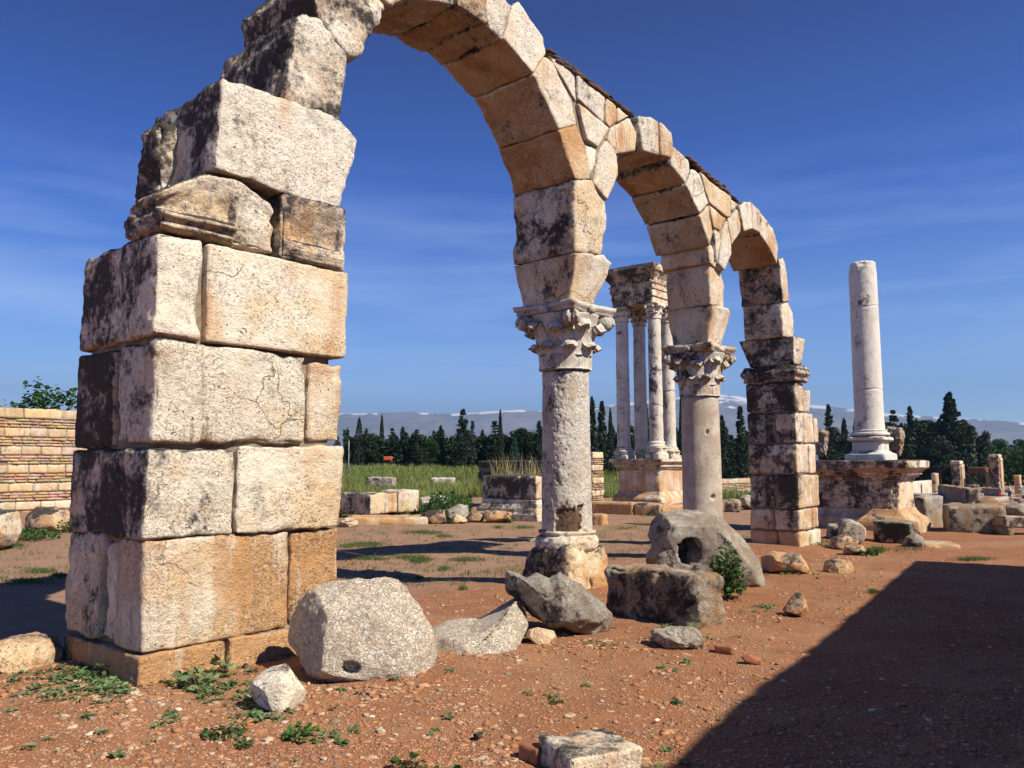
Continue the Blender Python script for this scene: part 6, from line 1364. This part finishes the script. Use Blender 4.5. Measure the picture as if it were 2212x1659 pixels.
# fig tree over the banded wall
fg = np.random.RandomState(77); Bf = placed(90, wl_t+2.2); Bf[2] = 0; root = thing('fig_tree', 'broad-leaved green fig tree rising above the banded wall', 'tree', tuple(Bf)); Ps = []; L_ = [tube([Bf, Bf+[0, 0, 1.6], Bf+[.1, 0, 2.8]], np.array([.1, .08, .05]), 7)]
for px, py in ((40, 868), (62, 862), (85, 838), (95, 845), (105, 860), (75, 870), (120, 858), (135, 856), (150, 852), (165, 856), (60, 878), (100, 876), (130, 874), (160, 868), (20, 880), (50, 880), (84, 852)):
    q = DP(px, py+4, wl_t+2.2)+FW*fg.uniform(-.6, .6); L_.append(tube([Bf+[0, 0, 2.2], (Bf+[0, 0, 2.6]+q)/2, q], np.array([.04, .025, .012]), 5)); Ps.append(q+fg.normal(size=(26, 3))*[.28, .3, .17])
Ps = np.concatenate(Ps); n = len(Ps); Ls = fg.uniform(.14, .26, n); V, F = leaves(Ps, fg.uniform(0, 6.3, n), fg.uniform(-.6, .6, n), Ls, Ls*.75, fg.normal(0, .6, n)); mk('crown', V, F, M_LEAF, root, tint=tint_n(n, fg, .6, 1.3)); mk('trunk', *merge(L_), M_BARK, root)

# ================================================================== PEOPLE
def person(label, px, ytop, ybot, t, colors, seed, stride=.16, turn=0.):
    B = placed(px, t); B[2] = DP(px, ybot, t)[2]; Hh_ = DP(px, ytop, t)[2]-B[2]; s = Hh_/1.72
    root = thing('person', label, 'person', tuple(B)); c_, s_ = math.cos(turn), math.sin(turn)
    def T(p): return ((p[0]*c_-p[1]*s_)*s, (p[0]*s_+p[1]*c_)*s, p[2]*s)
    J = dict(pel=(0, 0, .95, .125), spi=(0, 0, 1.15, .12), che=(0, 0, 1.36, .14), nec=(0, 0, 1.49, .055), hd0=(.01, 0, 1.57, .085), hd1=(.02, 0, 1.67, .08),
             hl=(0, .09, .92, .095), kl=(stride*.6, .10, .50, .065), al=(stride, .10, .08, .045), tl=(stride+.16, .11, .03, .035), hr=(0, -.09, .92, .095), kr=(-stride*.1, -.10, .50, .065), ar=(-stride, -.10, .09, .045), trr=(-stride+.15, -.11, .03, .035),
             sl=(0, .19, 1.42, .06), el=(-.06, .25, 1.14, .045), wl=(.02, .27, .90, .032), fl=(.05, .27, .80, .03), sr=(0, -.19, 1.42, .06), er=(.04, -.25, 1.14, .045), wr=(.16, -.24, .95, .032), fr=(.22, -.23, .88, .03))
    E = [('pel', 'spi'), ('spi', 'che'), ('che', 'nec'), ('nec', 'hd0'), ('hd0', 'hd1'), ('pel', 'hl'), ('hl', 'kl'), ('kl', 'al'), ('al', 'tl'), ('pel', 'hr'), ('hr', 'kr'), ('kr', 'ar'), ('ar', 'trr'), ('che', 'sl'), ('sl', 'el'), ('el', 'wl'), ('wl', 'fl'), ('che', 'sr'), ('sr', 'er'), ('er', 'wr'), ('wr', 'fr')]
    def skin(name, keys, grow, mat):
        ks = [k for k in J if k in keys]; idx = {k: i for i, k in enumerate(ks)}; me = bpy.data.meshes.new(name)
        me.from_pydata([T(J[k]) for k in ks], [(idx[a], idx[b]) for a, b in E if a in idx and b in idx], []); o = bpy.data.objects.new(name, me); col.objects.link(o); o.parent = root; me.materials.append(mat)
        m1 = o.modifiers.new('skin', 'SKIN'); m1.use_smooth_shade = True; o.modifiers.new('sub', 'SUBSURF').render_levels = 1
        for i, k in enumerate(ks): r = (J[k][3]+grow)*s; me.skin_vertices[0].data[i].radius = (r, r); me.skin_vertices[0].data[i].use_root = (i == 0)
        return o
    cm = lambda nm, c: simple(nm, c, .8, .15)
    skin('body', set(J), 0, cm('skin', (.45, .27, .18))); skin('shirt', {'spi', 'che', 'sl', 'el', 'sr', 'er', 'pel'}, .022, cm('shirt_cloth', colors[0])); skin('trousers', {'pel', 'hl', 'kl', 'al', 'hr', 'kr', 'ar'}, .018, cm('trouser_cloth', colors[1]))
    hx, hy, hz_ = T((.02, 0, 1.68)); hp = np.array([hx, hy, hz_])+B
    V, F = lathe([(.10*s, hp[2]-.03*s), (.105*s, hp[2]+.0), (.09*s, hp[2]+.06*s), (.04*s, hp[2]+.09*s), (.01, hp[2]+.092*s)], hp[0], hp[1], 16, .02, 0); Vb, Fb = lathe([(.14*s, hp[2]-.035*s), (.14*s, hp[2]-.02*s), (.1*s, hp[2]-.01*s)], hp[0], hp[1], 16, .05, 0)
    mk('hat' if colors[2][0] > .3 else 'hair', *merge([(V, F), (Vb, Fb)] if colors[2][0] > .3 else [(V, F)]), cm('hat_cloth', colors[2]), root)
    if len(colors) > 3: V, F = box_block(B[0]-.30*s, B[0]-.12*s, B[1]-.14*s, B[1]+.14*s, B[2]+1.05*s, B[2]+1.48*s, res=.05, r=.06, amp=0, chip=0); mk('backpack', V, F, cm('backpack_cloth', colors[3]), root)
person('person in white cap, pale shirt and red trousers walking among the far ruins', 2156, 1043, 1078, 84, [(.55, .62, .72), (.50, .06, .08), (.8, .8, .8)], 1, .2, math.radians(100))
person('person in dark blue trousers with a pale backpack walking behind the one in red trousers', 2177, 1047, 1080, 84, [(.30, .34, .42), (.03, .05, .14), (.04, .03, .03), (.6, .6, .6)], 2, .18, math.radians(80))
person('person in white hat and pale green clothes standing at the right of the walkers', 2201, 1044, 1074, 90, [(.55, .62, .55), (.38, .42, .38), (.85, .85, .85)], 3, .06, math.radians(200))
